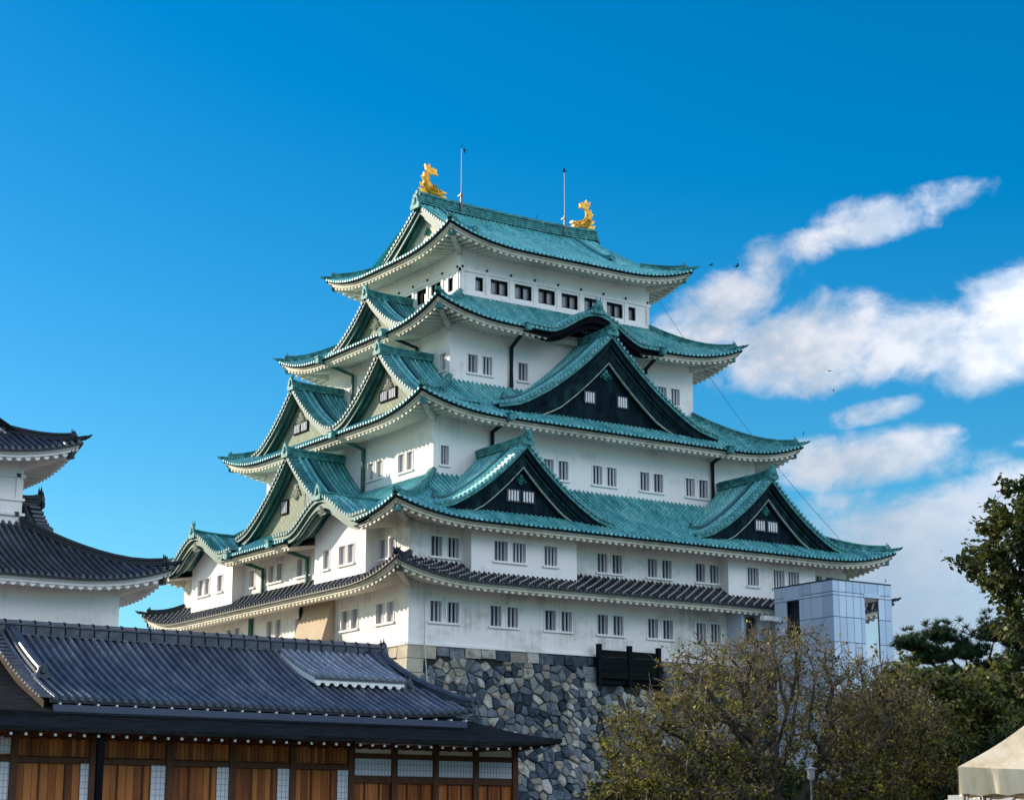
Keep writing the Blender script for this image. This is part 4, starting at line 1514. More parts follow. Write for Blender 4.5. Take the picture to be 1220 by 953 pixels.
mb.fbox(TF('R'), 29.5, 30.96, -TY0, -TY0 + .07, 3.99, 4.24)
mb.build('lintel', 'lift_panel', lift)
mb = MB()
mb.box((TX0 + .5, -5.15, .6), (TX0 + .6, -3.2, 3.95))
mb.build('opening_dark_sheet', 'lift_dark', lift)  # dark sheet standing in for the unlit inside of the opening
mb = MB()
mb.box((TX0 - 1.35, -2.9, 2.75), (TX0 - .01, -2.5, 3.05))
mb.build('walkway_beam', 'white_paint', lift)
# walkway linking the lift to the keep
mb = MB()
mb.box((24.75, -1.5, 1.3), (24.9, -.02, 3.35))
mb.box((24.9, -1.5, .75), (TX0 + 1.6, -.02, 1.3))
mb.build('walkway', 'lift_panel', lift)
mb = MB()
mb.box((24.9, -.9, 1.3), (25.62, -.8, 3.3))
mb.build('walkway_screen', 'lift_panel', lift)
mb = MB()
mb.box((25.62, -.7, 1.3), (26.5, -.1, 3.2))
mb.build('walkway_doorway', 'lift_dark', lift)
mb = MB()
mb.box((26.5, -1.0, 1.3), (27.75, -.85, 3.25))
mb.build('walkway_screen', 'lift_panel', lift)

# ------------------------------------------------------------------ small turret at left
tur = thing('corner_turret', 'two-tiered white turret with dark tiled roofs at the left edge behind the timber hall', 'turret', (-29, 4, GZ))
tx0, tx1, ty0, ty1 = -40.0, -19.85, -4.0, 13.0
mb = MB()


def box_walls(mb, x0, y0, x1, y1, z0, z1):
    mb.add([(x0, y0, z0), (x1, y0, z0), (x1, y1, z0), (x0, y1, z0), (x0, y0, z1), (x1, y0, z1), (x1, y1, z1), (x0, y1, z1)], [(0, 1, 5, 4), (1, 2, 6, 5), (2, 3, 7, 6), (3, 0, 4, 7)])


box_walls(mb, tx0, ty0, tx1, ty1, -5, 1.6)
ux0, ux1, uy0, uy1 = tx0 + 4.05, tx1 - 4.05, ty0 + 4.05, ty1 - 4.05
box_walls(mb, ux0, uy0, ux1, uy1, 3.5, 8.6)
mb.build('wall', 'white_plaster', tur)
mb = MB()
box_walls(mb, tx0 - .0, ty0 - .0, tx1 + .0, ty1 + .0, -5.0, -4.9)
for i in range(8):
    a, b = .35 + .16 * i, .35 + .16 * (i + 1)
    zt, zb = -5 - i * 1.03, -5 - (i + 1) * 1.03
    mb.add([(tx0 - a, ty0 - a, zt), (tx1 + a, ty0 - a, zt), (tx1 + a, ty1 + a, zt), (tx0 - a, ty1 + a, zt), (tx0 - b, ty0 - b, zb), (tx1 + b, ty0 - b, zb), (tx1 + b, ty1 + b, zb), (tx0 - b, ty1 + b, zb)], [(0, 1, 5, 4), (1, 2, 6, 5), (2, 3, 7, 6), (3, 0, 4, 7)])
mb.build('stone_base', 'stone', tur)


def tur_roof(rect, zE, over, run, zT, lift_, label, limits=None, dtop=None):
    rg = Ring(rect, zE, run, zT, lift_, D=6.0, limits=limits)
    mb = MB()
    rg.build_tiles(mb, r=.1)
    o = mb.build('roof', ROOFM('dark_tile'), tur, label=label)
    ev = MB()
    rg.build_eave(ev, over)
    rg.build_hips(o, 'dark_tile', ev, over, dtop)
    ev.build('eave', 'white_plaster', o)
    return rg, o


tur_roof((tx0 - 2.1, ty0 - 2.1, tx1 + 2.1, ty1 + 2.1), 1.42, 2.1, 6.15, 4.85, .95, 'lower dark tiled roof')
uo = 2.3
ur = (ux0 - uo, uy0 - uo, ux1 + uo, uy1 + uo)
urun = (ur[2] - ur[0]) / 2
udv = 2.9
tur_roof(ur, 8.3, uo, urun, 13.2, .9, 'upper dark tiled roof', limits={'L': lambda c: c if c < udv else urun, 'E': lambda c: c if c < udv else urun, 'R': lambda c: min(c, udv + 1.2), 'B': lambda c: min(c, udv + 1.2)}, dtop=udv)
uhf = urun - udv
uH = 4.9 * (1 - prof(udv / urun))
gable(tur, 'R', (ur[0] + ur[2]) / 2, -(ur[1] + udv), 13.22, uhf, uH, -(ur[1] + udv) - 5, lambda t: 4.9 * (1 - prof((urun - t * uhf) / urun)) / uH, 'white_plaster', 'white_plaster', ribs=False, ridge=True, roof_mat_='dark_tile', trim='dark_tile', gegyo_mat='white_plaster', wall_base=9.3, label='white gable on the upper roof', trim_line=False)
gable(tur, 'E', 2.6, tx1 - 2.2, 6.35, 2.2, 1.75, ux1 - .3, chidori, 'white_plaster', 'white_plaster', roof_mat_='dark_tile', trim='dark_tile', gegyo_mat='white_plaster', label='small gable on the lower roof', trim_line=False, desc=False)
mb, ms_ = MB(), MB()
T = TF('R')
for (z0, z1, p_) in ((6.1, 6.25, .1), (7.35, 7.5, .1), (5.3, 5.45, .14)):
    mb.fbox(T, ux0 - p_, ux1 + p_, -uy0 - .05, -uy0 + p_, z0, z1)
for i in range(6):
    c = ux1 - .3 - i * 2.2
    mb.fbox(T, c - .1, c + .1, -uy0 - .05, -uy0 + .08, 6.25, 7.35)
    ms_.fbox(T, c - .1, c + .1, -uy0, -uy0 + .14, 7.36, 7.56)
    ms_.fbox(T, c - .1, c + .1, -uy0, -uy0 + .18, 5.3, 5.5)
mb.build('wall_rail', 'white_plaster', tur)
ms_.build('nail_cover', 'stud_dark', tur)

# ------------------------------------------------------------------ timber hall
hall = thing('timber_hall', 'long timber hall with dark blue-grey tiled roof in front of the stone rampart', 'hall', (-25, -26, GZ))
HY, HX0, HX1 = -30.0, -41.0, -12.8
RY, RZ = -24.5, -3.62
EY, EZ = -30.6, -6.52
XL0, XR0 = -33.3, -16.15


def hz(y):
    v = abs(y - RY) / abs(EY - RY)
    w = 1 - v
    return EZ + (RZ - EZ) * prof(w)


def xr(v):   # right edge of the tiled roof bows outwards to the eave corner
    return XR0 + 1.05 * v ** 1.7


mb = MB()
for sgn in (-1, 1):
    n = 12
    rows, uv = [], []
    for j in range(n + 1):
        v = j / n
        y = RY + sgn * v * abs(EY - RY)
        xs = [XL0 + (xr(v) - XL0) * i / 24 for i in range(25)]
        lift_ = lambda x: .28 * max(0, 1 - (xr(v) - x) / 4.0) ** 2 * v
        rows.append([(x, y, hz(y) + lift_(x)) for x in xs])
        uv.append([(x, v * 6.5) for x in xs])
    mb.grid(rows, uv)
    per = .335
    x = XL0 + .2
    while x < XR0 + 1.0:
        # ribs on the bowed strip start below the verge
        v0 = 0.0 if x < XR0 else ((x - XR0) / 1.05) ** (1 / 1.7)
        if v0 < .95:
            pts = []
            for j in range(9):
                v = v0 + (1.015 - v0) * (8 - j) / 8
                y = RY + sgn * v * abs(EY - RY)
                pts.append((x, y, hz(y) + .28 * max(0, 1 - (xr(v) - x) / 4.0) ** 2 * v))
            mb.mi = 1
            mb.half(pts, (1, 0, 0), .095, up=(0, 0, 1.8), uv0=(x, 0.0))
            mb.mi = 0
        x += per
    if sgn == -1:
        tt = [XL0 + (XR0 + 1.0 - XL0) * i / 30 for i in range(31)]
        zz = lambda x, dz: EZ + .28 * max(0, 1 - (XR0 + 1.05 - x) / 4.0) ** 2 + dz
        mb.grid([[(x, EY - .02, zz(x, .02)) for x in tt], [(x, EY - .02, zz(x, -.12)) for x in tt], [(x, EY + .6, zz(x, -.12)) for x in tt]])
troof = mb.build('tiled_roof', ROOFM('hall_tile'), hall, label='dark blue-grey tiled upper roof')
rb = MB()
pts = [(XL0 - .6 + (XR0 - XL0 + .7) * i / 12, RY, RZ - .05) for i in range(13)]
rb.sweep(pts, (0, 1, 0), .5, .58)
for i in range(30):      # joints of the ridge capping
    x = XL0 - .3 + i * .6
    if x < XR0:
        jb = MB()
        jb.half([(x, RY - .255, RZ - .0), (x, RY - .255, RZ + .3), (x, RY - .16, RZ + .52), (x, RY, RZ + .565), (x, RY + .16, RZ + .52)], (1, 0, 0), .028, up=(0, -.6, .8))
        jb.build('ridge_joint', 'frame_black', hall)

ornament(rb, (XR0 + .1, RY, RZ - .15), (0, 1, 0), (1, 0, 0), .5, .75)
for sgn in (-1, 1):
    # verge ridge to the eave corner, and the inner descending ridge with its end tile
    pts = [(xr(v) - .12, RY + sgn * v * 6.1, hz(RY + sgn * v * 6.1) + .28 * v + .02 + .12 * v ** 3) for v in [i / 12 for i in range(13)]]
    rb.sweep(pts, (1, 0, 0), .4, .34)
    ornament(rb, Vector(pts[-1]) + Vector((0, sgn * .02, -.02)), (1, 0, 0), (0, sgn, 0), .42, .42)
    pts = [(XR0 - .62, RY + sgn * v * 6.1, hz(RY + sgn * v * 6.1) + .02) for v in [i * .55 / 10 for i in range(11)]]
    rb.sweep(pts, (1, 0, 0), .4, .42)
    ornament(rb, Vector(pts[-1]) + Vector((0, sgn * .02, 0)), (1, 0, 0), (0, sgn, 0), .48, .55)
    pts = [(XL0 + .5, RY + sgn * v * 6.1, hz(RY + sgn * v * 6.1) + .02) for v in [i * .62 / 10 for i in range(11)]]
    rb.sweep(pts, (1, 0, 0), .42, .46)
    ornament(rb, Vector(pts[-1]) + Vector((0, sgn * .02, 0)), (1, 0, 0), (0, sgn, 0), .48, .5)
    # verge cross tiles at the left end
    for i in range(20):
        v = (i + .5) / 20
        y = RY + sgn * v * 6.1
        rb.half([(XL0 - .35, y, hz(y)), (XL0 + .3, y, hz(y))], (0, 1, -.4 * sgn * 0), .12, up=(0, 0, 1))
rb.build('roof_ridge', 'ridge_tile', hall)
# lower wing running on to the left, its shingle roof tucked under the gable
mb = MB()
mb.grid([[(x, y, z) for x in (-47, -40, XL0 + .1)] for y, z in ((-31.0, -7.0), (-28.0, -5.9), (-24.4, -4.4), (-20, -6.2))], [[(x, y) for x in (0, 7, 14)] for y in (0, 3, 6.5, 10)])
mb.grid([[(x, -31.0, z) for x in (-47, XL0 + .1)] for z in (-7.0, -7.3)])
mb.build('wing_roof', 'shingle', hall, label='black shingle roof of the lower wing')
# gable triangles and verge boards
for x in (XL0 + .15, XR0 - .4):
    mb = MB()
    ys = [RY + (EY - RY) * (1 - i / 8) for i in range(9)] + [RY - (EY - RY) * (i / 8) for i in range(1, 9)]
    mb.grid([[(x, y, hz(y) - .25) for y in ys], [(x, y, -7.2) for y in ys]])
    mb.build('gable_wall', 'frame_black', hall)
mb = MB()
for sgn in (-1, 1):
    ys = [RY + sgn * 6.1 * i / 10 for i in range(11)]
    mb.grid([[(XL0 - .1, y, hz(y) - .04) for y in ys], [(XL0 - .1, y, hz(y) - .42) for y in ys], [(XL0 - .2, y, hz(y) - .42) for y in ys], [(XL0 - .2, y, hz(y) - .04) for y in ys]])
mb.build('bargeboard', 'verge_wood', hall)
# metal gutter under the tiles
mb = MB()
mb.box((XL0 + .1, EY - .16, EZ - .44), (XR0 + .5, EY - .02, EZ - .19))
mb.box((XL0 + .1, EY - .02, EZ - .50), (XR0 + .5, EY + .6, EZ - .42))
mb.build('gutter', 'gutter_blue', hall)
mb = MB()
x = XL0 + .4
while x < XR0 + .8:
    mb = MB()
    mb.box((x - .035, EY - .06, EZ - .18), (x + .035, EY + .2, EZ - .12))
    mb.build('rafter_tip', 'white_paint', hall)
    x += .72
# lower bark-shingle roof
lr = Ring((-42.5, -32.35, -12.05, -15.5), -7.62, 3.6, -6.2, .24, D=5.0)
mb = MB()
lr.build_tiles(mb, ribs=False)
for f in 'RELB':
    L = lr.ln(f)
    tt = [L * i / 40 for i in range(41)]
    mb.grid([[lr.P(f, t, -.02, .03) for t in tt], [lr.P(f, t, .02, -.16) for t in tt], [lr.P(f, t, .5, -.16) for t in tt]])
lroof = mb.build('shingle_roof', 'shingle', hall, label='black bark-shingle lower roof')
mb = MB()
# soffit boards
for f in 'RE':
    L = lr.ln(f)
    tt = [L * i / 40 for i in range(41)]
    mb.grid([[lr.P(f, min(max(t, .3), L - .3), .3, -.18) for t in tt], [lr.P(f, min(max(t, 2.3), L - 2.3), 2.35, -.35) for t in tt]])
mb.build('soffit', 'cedar_dark', lroof)
mb, mt = MB(), MB()
x = -41
while x < -12.4:
    z0 = -7.62 + lr.lf(min(x + 42.5, -12.05 - x)) - .19
    mb.box((x - .05, -32.1, z0 - .10), (x + .05, -30.0, z0 - .0))
    if x > -36.5:
        mt = MB()
        mt.box((x - .045, -32.14, z0 - .095), (x + .045, -32.1, z0 - .005))
        mt.build('rafter_tip', 'white_paint', hall)
    x += .53
mb.build('rafter', 'cedar_dark', hall)
# walls
post_x = [-40.2, -37.2, -34.28, -31.32, -28.33, -25.75, -23.19, -20.6, -18.64, -16.7, -14.76, -12.81]
for x in post_x:
    mb = MB()
    mb.box((x - .13, HY - .1, GZ), (x + .13, HY + .15, -7.3))
    mb.build('post', 'cedar_dark', hall)
mb = MB()


def boards(mb, x0, x1, z0, z1, y, w):
    n = max(1, int(round((x1 - x0) / w)))
    for i in range(n):
        a, b = x0 + (x1 - x0) * i / n, x0 + (x1 - x0) * (i + 1) / n
        mb.box((a + .008, y, z0), (b - .008, y + .05 + random.uniform(-.008, .012), z1))


strips = [(-34.9, -34.3), (-31.76, -31.38), (-29.02, -28.46), (-26.36, -25.86), (-23.81, -23.28), (-21.19, -20.7)]
mesh_low = MB()
for i in range(len(post_x) - 1):
    a, b = post_x[i] + .13, post_x[i + 1] - .13
    if post_x[i] < -20.7:
        boards(mb, a, b, -8.5, -7.4, HY + .04, .165)
        boards(mesh_low, a, b, GZ, -8.76, HY + .06, .31)
    else:
        boards(mesh_low, a, b, GZ, -9.2, HY + .06, .33)
mb.build('upper_boarding', 'cedar', hall)
mesh_low.build('lower_boarding', 'cedar', hall)
mb = MB()
mb.box((HX0, HY - .06, -8.74), (-20.6, HY + .1, -8.54))
mb.box((-20.6, HY - .06, -8.26), (-12.81, HY + .1, -8.06))
mb.box((-20.6, HY - .06, -9.2), (-12.81, HY + .1, -8.95))
mb.box((HX0, HY - .08, -7.62), (-12.81, HY + .1, -7.42))
mb.build('beam', 'cedar_dark', hall)
bat = MB()
for i in range(len(post_x) - 1):
    for k in (1, 2):
        x = post_x[i] + (post_x[i + 1] - post_x[i]) * k / 3
        bat.box((x - .03, HY - .0, GZ), (x + .03, HY + .08, -8.76 if x < -20.7 else -9.2))
bat.build('batten', 'cedar_dark', hall)
pan = [(s0, s1, GZ + 1.0, -8.74, .0) for s0, s1 in strips] + [(-20.43, -18.78, -8.93, -8.27, .02), (-18.5, -16.83, -8.93, -8.27, .02), (-16.56, -14.88, -8.93, -8.27, .02), (-14.62, -12.96, -8.93, -8.27, .02), (-37.0, -34.35, -8.45, -7.75, -.02)]
for (a, b, z0, z1, dy) in pan:
    mb, mg = MB(), MB()
    mb.box((a, HY - .02 + dy * 0, z0), (b, HY + .03, z1))
    o = mb.build('paper_screen', 'paper_screen', hall)
    n = max(2, int((b - a) / .14))
    for k in range(1, n):
        x = a + (b - a) * k / n
        mg.box((x - .012, HY - .035, z0), (x + .012, HY - .022, z1))
    k = z1 - .2
    while k > z0:
        mg.box((a, HY - .037, k - .014), (b, HY - .0235, k + .014))
        k -= .22
    mg.build('screen_lattice', 'paper_grid', o)
for i in range(7, 11):
    mb = MB()
    mb.box((post_x[i] + .14, HY + .0, -8.06), (post_x[i + 1] - .14, HY + .05, -7.63))
    mb.build('plaster_panel', 'cream_plaster', hall)
mb = MB()
mb.box((HX1 - .1, HY + .1, GZ), (HX1, -18, -7.3))
mb.box((HX0, -18, GZ), (HX1, -17.9, -7.3))
mb.build('end_wall', 'cedar', hall)
mb = MB()
mb.box((-31.95, -32.05, GZ), (-31.72, -31.85, -7.75))
mb.build('downpipe', 'frame_black', hall)
# raised vent roof on the tiled slope
vx0, vx1, vy0, vy1 = -21.25, -17.05, -28.1, -25.0
vz0, vz1 = -4.98, -3.72
mb = MB()
vz = lambda y: vz0 + (vz1 - vz0) * prof((y - vy0) / (vy1 - vy0))
ys = [vy0 + (vy1 - vy0) * i / 6 for i in range(7)]
mb.grid([[(vx0, y, vz(y)), (vx1, y, vz(y))] for y in ys], [[(vx0, y), (vx1, y)] for y in ys])
x = vx0 + .12
while x < vx1:
    mb.mi = 1
    mb.half([(x, y, vz(y)) for y in [vy0 - .06] + ys[1:]], (1, 0, 0), .1, up=(0, 0, 1.5), uv0=(x, 0))
    mb.mi = 0
    x += .335
mb.grid([[(vx0, vy0 - .02, vz0 + .03), (vx1, vy0 - .02, vz0 + .03)], [(vx0, vy0 - .02, vz0 - .1), (vx1, vy0 - .02, vz0 - .1)]])
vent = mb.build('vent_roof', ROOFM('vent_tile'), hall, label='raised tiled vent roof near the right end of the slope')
mb = MB()
mb.grid([[(vx0 - .02, y, vz(y) - .02) for y in ys], [(vx0 - .02, y, vz(y) - .26) for y in ys], [(vx0 + .12, y, vz(y) - .26) for y in ys]])
mb.grid([[(vx1 + .02, y, vz(y) - .02) for y in ys], [(vx1 + .02, y, vz(y) - .26) for y in ys], [(vx1 - .12, y, vz(y) - .26) for y in ys]])
mb.box((vx0, vy0 + .03, vz0 - .22), (vx1, vy0 + .12, vz0 - .1))
mb.build('vent_board', 'white_paint', vent)
mb = MB()
x = vx0 + .15
while x < vx1:
    mb.half([(x, vy0 + .02, vz0 - .22), (x, vy0 + 1.5, vz0 + .25)], (1, 0, 0), .13, up=(0, 0, -1), n=5)
    x += .42
mb.build('vent_eave', 'white_plaster', vent)
mb = MB()
mb.box((vx0 + .5, vy0 + .9, -6.0), (vx1 - .5, vy0 + 1.0, vz0 + .1))
mb.build('vent_opening', 'frame_black', vent)
# right end: the little flat ledge ornaments seen against the stones come with roof_ridge


# ------------------------------------------------------------------ trees
def colonise(base, trunk_top, lobes, n_attr, step=.45, kill=.6, infl=3.5, seed=1, maxn=2600):
    """space colonisation: lobes = (cx,cy,cz,rx,ry,rz) ellipsoids filled with attraction points"""
    g_ = np.random.default_rng(seed)
    vol = np.array([l[3] * l[4] * l[5] for l in lobes])
    A = []
    for l, m in zip(lobes, (n_attr * vol / vol.sum()).astype(int)):
        d = g_.normal(size=(m, 3))
        d /= np.linalg.norm(d, axis=1)[:, None]
        r = g_.random(m) ** .38
        A.append(np.array(l[:3]) + d * r[:, None] * np.array(l[3:]))
    A = np.concatenate(A)
    pos = [np.array(base, float)]
    par = [-1]
    v = np.array(trunk_top, float) - pos[0]
    k = max(2, int(np.linalg.norm(v) / step))
    for i in range(1, k + 1):
        pos.append(pos[0] + v * i / k + g_.normal(size=3) * .05)
        par.append(len(pos) - 2)
    P = np.array(pos)
    near = np.full(len(A), 1e9)
    ni = np.zeros(len(A), int)
    for i, p in enumerate(P):
        d = np.linalg.norm(A - p, axis=1)
        m = d < near
        near[m] = d[m]
        ni[m] = i
    alive = np.ones(len(A), bool)
    all_A = A.copy()
    for it in range(140):
        if len(pos) > maxn or not alive.any():
            break
        lim = infl if it > 12 else 99
        idx = np.where(alive & (near < lim))[0]
        if len(idx) == 0:
            break
        new = []
        for n_ in np.unique(ni[idx]):
            m = idx[ni[idx] == n_]
            d = A[m] - pos[n_]
            d = (d / np.linalg.norm(d, axis=1)[:, None]).sum(0)
            L = np.linalg.norm(d)
            if L < 1e-6:
                continue
            d = d / L + g_.normal(size=3) * .16
            new.append((n_, pos[n_] + d / np.linalg.norm(d) * step))
        if not new:
            break
        for n_, q in new:
            pos.append(q)
            par.append(n_)
            d = np.linalg.norm(A - q, axis=1)
            m = (d < near) & alive
            near[m] = d[m]
            ni[m] = len(pos) - 1
        alive &= near > kill
    pos = np.array(pos)
    par = np.array(par)
    n = len(pos)
    w = np.zeros(n)
    kids = np.zeros(n, int)
    for i in range(n - 1, 0, -1):
        if kids[i] == 0:
            w[i] = 1
        w[par[i]] += w[i]
        kids[par[i]] += 1
    return pos, par, w, kids, all_A


def fast_mesh(name, V, F, mat, parent):
    """V (n,3) world, F (m,k) all same size"""
    V = V - np.array(origin_of(parent))
    me = bpy.data.meshes.new(name)
    m, k = F.shape
    me.vertices.add(len(V))
    me.vertices.foreach_set('co', V.astype(np.float32).ravel())
    me.loops.add(m * k)
    me.loops.foreach_set('vertex_index', F.astype(np.int32).ravel())
    me.polygons.add(m)
    me.polygons.foreach_set('loop_start', np.arange(0, m * k, k, dtype=np.int32))
    me.update(calc_edges=True)
    me.materials.append(MATS[mat])
    o = bpy.data.objects.new(name, me)
    COL.objects.link(o)
    o.parent = parent
    return o


def leaves_at(C, size, g_, flat=.5, elong=1.7, up=0.35):
    n = len(C)
    nr = g_.normal(size=(n, 3))
    nr[:, 2] = np.abs(nr[:, 2]) + up
    nr /= np.linalg.norm(nr, axis=1)[:, None]
    a = np.cross(nr, g_.normal(size=(n, 3)))
    a /= np.linalg.norm(a, axis=1)[:, None]
    b = np.cross(nr, a)
    s_ = size * g_.uniform(.6, 1.3, n)[:, None]
    a = a * s_ * elong * .5
    b = b * s_ * .5
    bend = nr * s_ * .12
    V = np.stack([C - a, C + b * 1 - bend, C + a, C - b - bend], 1).reshape(-1, 3)
    F = np.arange(4 * n).reshape(n, 4)
    return V, F


def twigs_mesh(P0, P1, r0, r1):
    """three-sided prisms"""
    d = P1 - P0
    L = np.linalg.norm(d, axis=1)[:, None]
    d = d / np.maximum(L, 1e-6)
    a = np.cross(d, np.array([.31, .22, .93]))
    a /= np.linalg.norm(a, axis=1)[:, None]
    b = np.cross(d, a)
    V = []
    for base, r in ((P0, r0), (P1, r1)):
        for k in range(3):
            t = 2 * math.pi * k / 3
            V.append(base + (a * math.cos(t) + b * math.sin(t)) * np.asarray(r).reshape(-1, 1))
    V = np.stack(V, 1)
    n = len(P0)
    F = np.array([[0, 1, 4, 3], [1, 2, 5, 4], [2, 0, 3, 5]])
    return V.reshape(-1, 3), (np.arange(n)[:, None, None] * 6 + F[None]).reshape(-1, 4)


def tree(name, label, base, trunk_top, lobes, leaf, n_attr=900, n_leaf=26000, leaf_size=.12, trunk_r=.28, twig_len=.55, n_twig=5, spread=.45, seed=1, step=.45, leafy=None, group=None, twig_mat='twig', clump=None, kill=.6, shoot_frac=1.0):
    root = thing(name, label, 'tree', base, group)
    pos, par, w, kids, A = colonise(base, trunk_top, lobes, n_attr, step=step, seed=seed, kill=kill)
    g_ = np.random.default_rng(seed + 100)
    rad = trunk_r * (w / w[0]) ** .5
    i = np.arange(1, len(pos))
    big = rad[i] > .03
    mb = MB()
    # thick limbs as chained tubes
    for k in i[big]:
        p = par[k]
        mb.tube([pos[p], pos[k]], [max(rad[p] * (.9 if p else 1.25), rad[k]), rad[k]], 6, cap=False)
    mb.build('trunk', 'bark', root, smooth=True)
    sm_ = i[~big]
    P0, P1 = [pos[par[sm_]]], [pos[sm_]]
    R0, R1 = [np.minimum(rad[par[sm_]], .035)], [rad[sm_]]
    # fine twigs
    thin = np.where((w <= 6) & (np.arange(len(pos)) > 3))[0]
    src = np.repeat(thin, n_twig)
    d = pos[src] - pos[par[src]]
    d = d / np.linalg.norm(d, axis=1)[:, None] * .8 + g_.normal(size=d.shape) * .75 + np.array([0, 0, .22])
    d = d / np.linalg.norm(d, axis=1)[:, None] * (twig_len * g_.uniform(.4, 1.25, len(src)))[:, None]
    t0 = pos[src]
    t1 = t0 + d * .55
    t2 = t0 + d + g_.normal(size=d.shape) * .07
    P0 += [t0, t1]
    P1 += [t1, t2]
    R0 += [np.full(len(src), .016), np.full(len(src), .011)]
    R1 += [np.full(len(src), .011), np.full(len(src), .005)]
    V, F = twigs_mesh(np.concatenate(P0), np.concatenate(P1), np.concatenate(R0), np.concatenate(R1))
    fast_mesh('twigs', V, F, twig_mat, root)
    # leaves along the twigs
    shoots = g_.permutation(len(src))[:max(10, int(len(src) * shoot_frac))]
    q = shoots[g_.integers(0, len(shoots), n_leaf)]
    C = t0[q] + (t2 - t0)[q] * g_.uniform(.2, 1.1, n_leaf)[:, None] + g_.normal(size=(n_leaf, 3)) * (.10 if clump is None else clump)
    if leafy is not None:
        C = C[leafy(C, g_)]
    V, F = leaves_at(C, leaf_size, g_)
    fast_mesh('foliage', V, F, leaf, root)
    return root


TREES = []
if True:
    # wide bare-twigged cherry in front of the rampart, and its neighbours
    tree('cherry_tree', 'wide half-bare autumn cherry tree in front of the stone rampart', (-10.6, -44.4, GZ), (-10.7, -44.2, -10.4),
         [(-12.0, -43.0, -6.7, 3.6, 3.2, 2.7), (-14.1, -41.4, -8.0, 2.3, 2.2, 1.9), (-10.4, -43.6, -5.2, 2.9, 2.4, 1.6), (-12.9, -42.4, -9.6, 3.6, 2.6, 1.5), (-9.0, -45.0, -7.2, 2.4, 2.4, 2.2), (-15.2, -40.4, -10.2, 1.8, 1.6, .8)],
         'leaf_cherry', n_attr=2100, n_leaf=32000, leaf_size=.085, shoot_frac=.34, trunk_r=.42, seed=3, n_twig=5, twig_len=.8, step=.42, kill=.55, leafy=lambda C, g_: g_.random(len(C)) < np.clip(.30 + .16 * (-C[:, 2] - 6.0) + .10 * (-C[:, 0] - 12.0), .18, 1.0))
    tree('cherry_tree', 'smaller half-bare cherry tree in front of the pale blue lift tower', (-5.4, -44.0, GZ), (-5.6, -43.8, -10.6),
         [(-6.6, -44.6, -7.2, 2.6, 2.6, 2.6), (-4.2, -43.0, -7.6, 2.6, 2.4, 2.2), (-6.2, -43.6, -5.3, 1.7, 1.6, 1.0), (-3.6, -43.2, -9.4, 3.2, 2.4, 1.6), (-8.0, -45.5, -9.8, 2.2, 2, 1.4)],
         'leaf_cherry', n_attr=1700, n_leaf=28000, leaf_size=.085, shoot_frac=.34, trunk_r=.36, seed=5, n_twig=5, twig_len=.75, step=.44, kill=.55, leafy=lambda C, g_: g_.random(len(C)) < np.clip(.35 + .2 * (-C[:, 2] - 6.5), .15, 1.0))
    # dense dark bushes and trees behind
    tree('broadleaf_tree', 'dense olive-green tree right of the lift tower, below the pine', (6.0, -36.0, GZ), (6.0, -36, -10.5),
         [(5.5, -36.5, -7.0, 4.2, 3.6, 3.1), (2.6, -37.8, -8.2, 3.4, 3, 2.6), (9.5, -35.2, -8.0, 4, 3.4, 2.7), (5, -37, -10.6, 6.5, 4, 2.4)],
         'leaf_olive', n_attr=1500, n_leaf=90000, leaf_size=.17, trunk_r=.35, seed=9, n_twig=6, twig_len=.8, step=.6, clump=.25, kill=.8)
    tree('broadleaf_tree', 'dark green tree at the right edge below the tall camphor tree', (4.0, -48.5, GZ), (4.0, -48.5, -10.8),
         [(3.5, -48.5, -7.2, 3.4, 3.2, 2.7), (1.2, -48.0, -8.6, 3.0, 3, 2.4), (6.0, -47.0, -7.6, 3.4, 3, 2.6), (2, -49, -10.8, 5.5, 3.4, 2.2)],
         'leaf_dark', n_attr=1500, n_leaf=95000, leaf_size=.16, trunk_r=.35, seed=11, n_twig=6, twig_len=.75, step=.6, clump=.22, kill=.8)
    tree('broadleaf_tree', 'low dark bushy tree between the cherry trees and the cream tent', (-2.5, -49.5, GZ), (-2.5, -49.5, -11.4),
         [(-2.6, -49.5, -9.6, 3.4, 2.8, 2.0), (-5.4, -50.2, -10.6, 2.8, 2.2, 1.6), (.4, -49.0, -9.8, 3.0, 2.6, 2.2)],
         'leaf_dark', n_attr=1100, n_leaf=70000, leaf_size=.15, trunk_r=.25, seed=13, n_twig=6, twig_len=.65, step=.5, clump=.2, kill=.7)
    tree('broadleaf_tree', 'dark low tree in shade at the foot of the rampart behind the wide cherry', (1.5, -23, GZ), (1.5, -23, -11),
         [(2.2, -22.5, -9.8, 4.4, 4, 2.3), (5.5, -21, -9.6, 5, 4, 2.4), (10, -18, -10, 5, 4, 2.6)],
         'leaf_dark', n_attr=1300, n_leaf=70000, leaf_size=.2, trunk_r=.3, seed=17, n_twig=5, twig_len=.8, step=.7, clump=.3, kill=.9)
    # tall evergreen at the right edge
    tree('camphor_tree', 'tall evergreen tree with glossy leaf clumps reaching in from the right edge', (-7.5, -57.5, GZ), (-7.6, -57.4, -8.0),
         [(-9.8, -56.3, -1.4, 2.2, 2.2, 1.2), (-11.0, -55.6, -3.0, 2.0, 2.0, .95), (-8.0, -57.4, -.4, 2.2, 2.2, 1.4), (-9.7, -56.3, -4.9, 2.2, 2.2, 1.1), (-10.1, -56.1, -6.7, 1.9, 1.9, .8), (-7.2, -57.5, -3.4, 2.6, 2.6, 3.4), (-7.4, -57.6, -7.6, 2.6, 2.4, 1.2), (-11.5, -55.4, -2.0, .9, 1.2, .6)],
         'leaf_camphor', n_attr=1300, n_leaf=42000, leaf_size=.14, shoot_frac=.5, trunk_r=.4, seed=21, n_twig=7, twig_len=.42, step=.4, clump=.1, kill=.5)


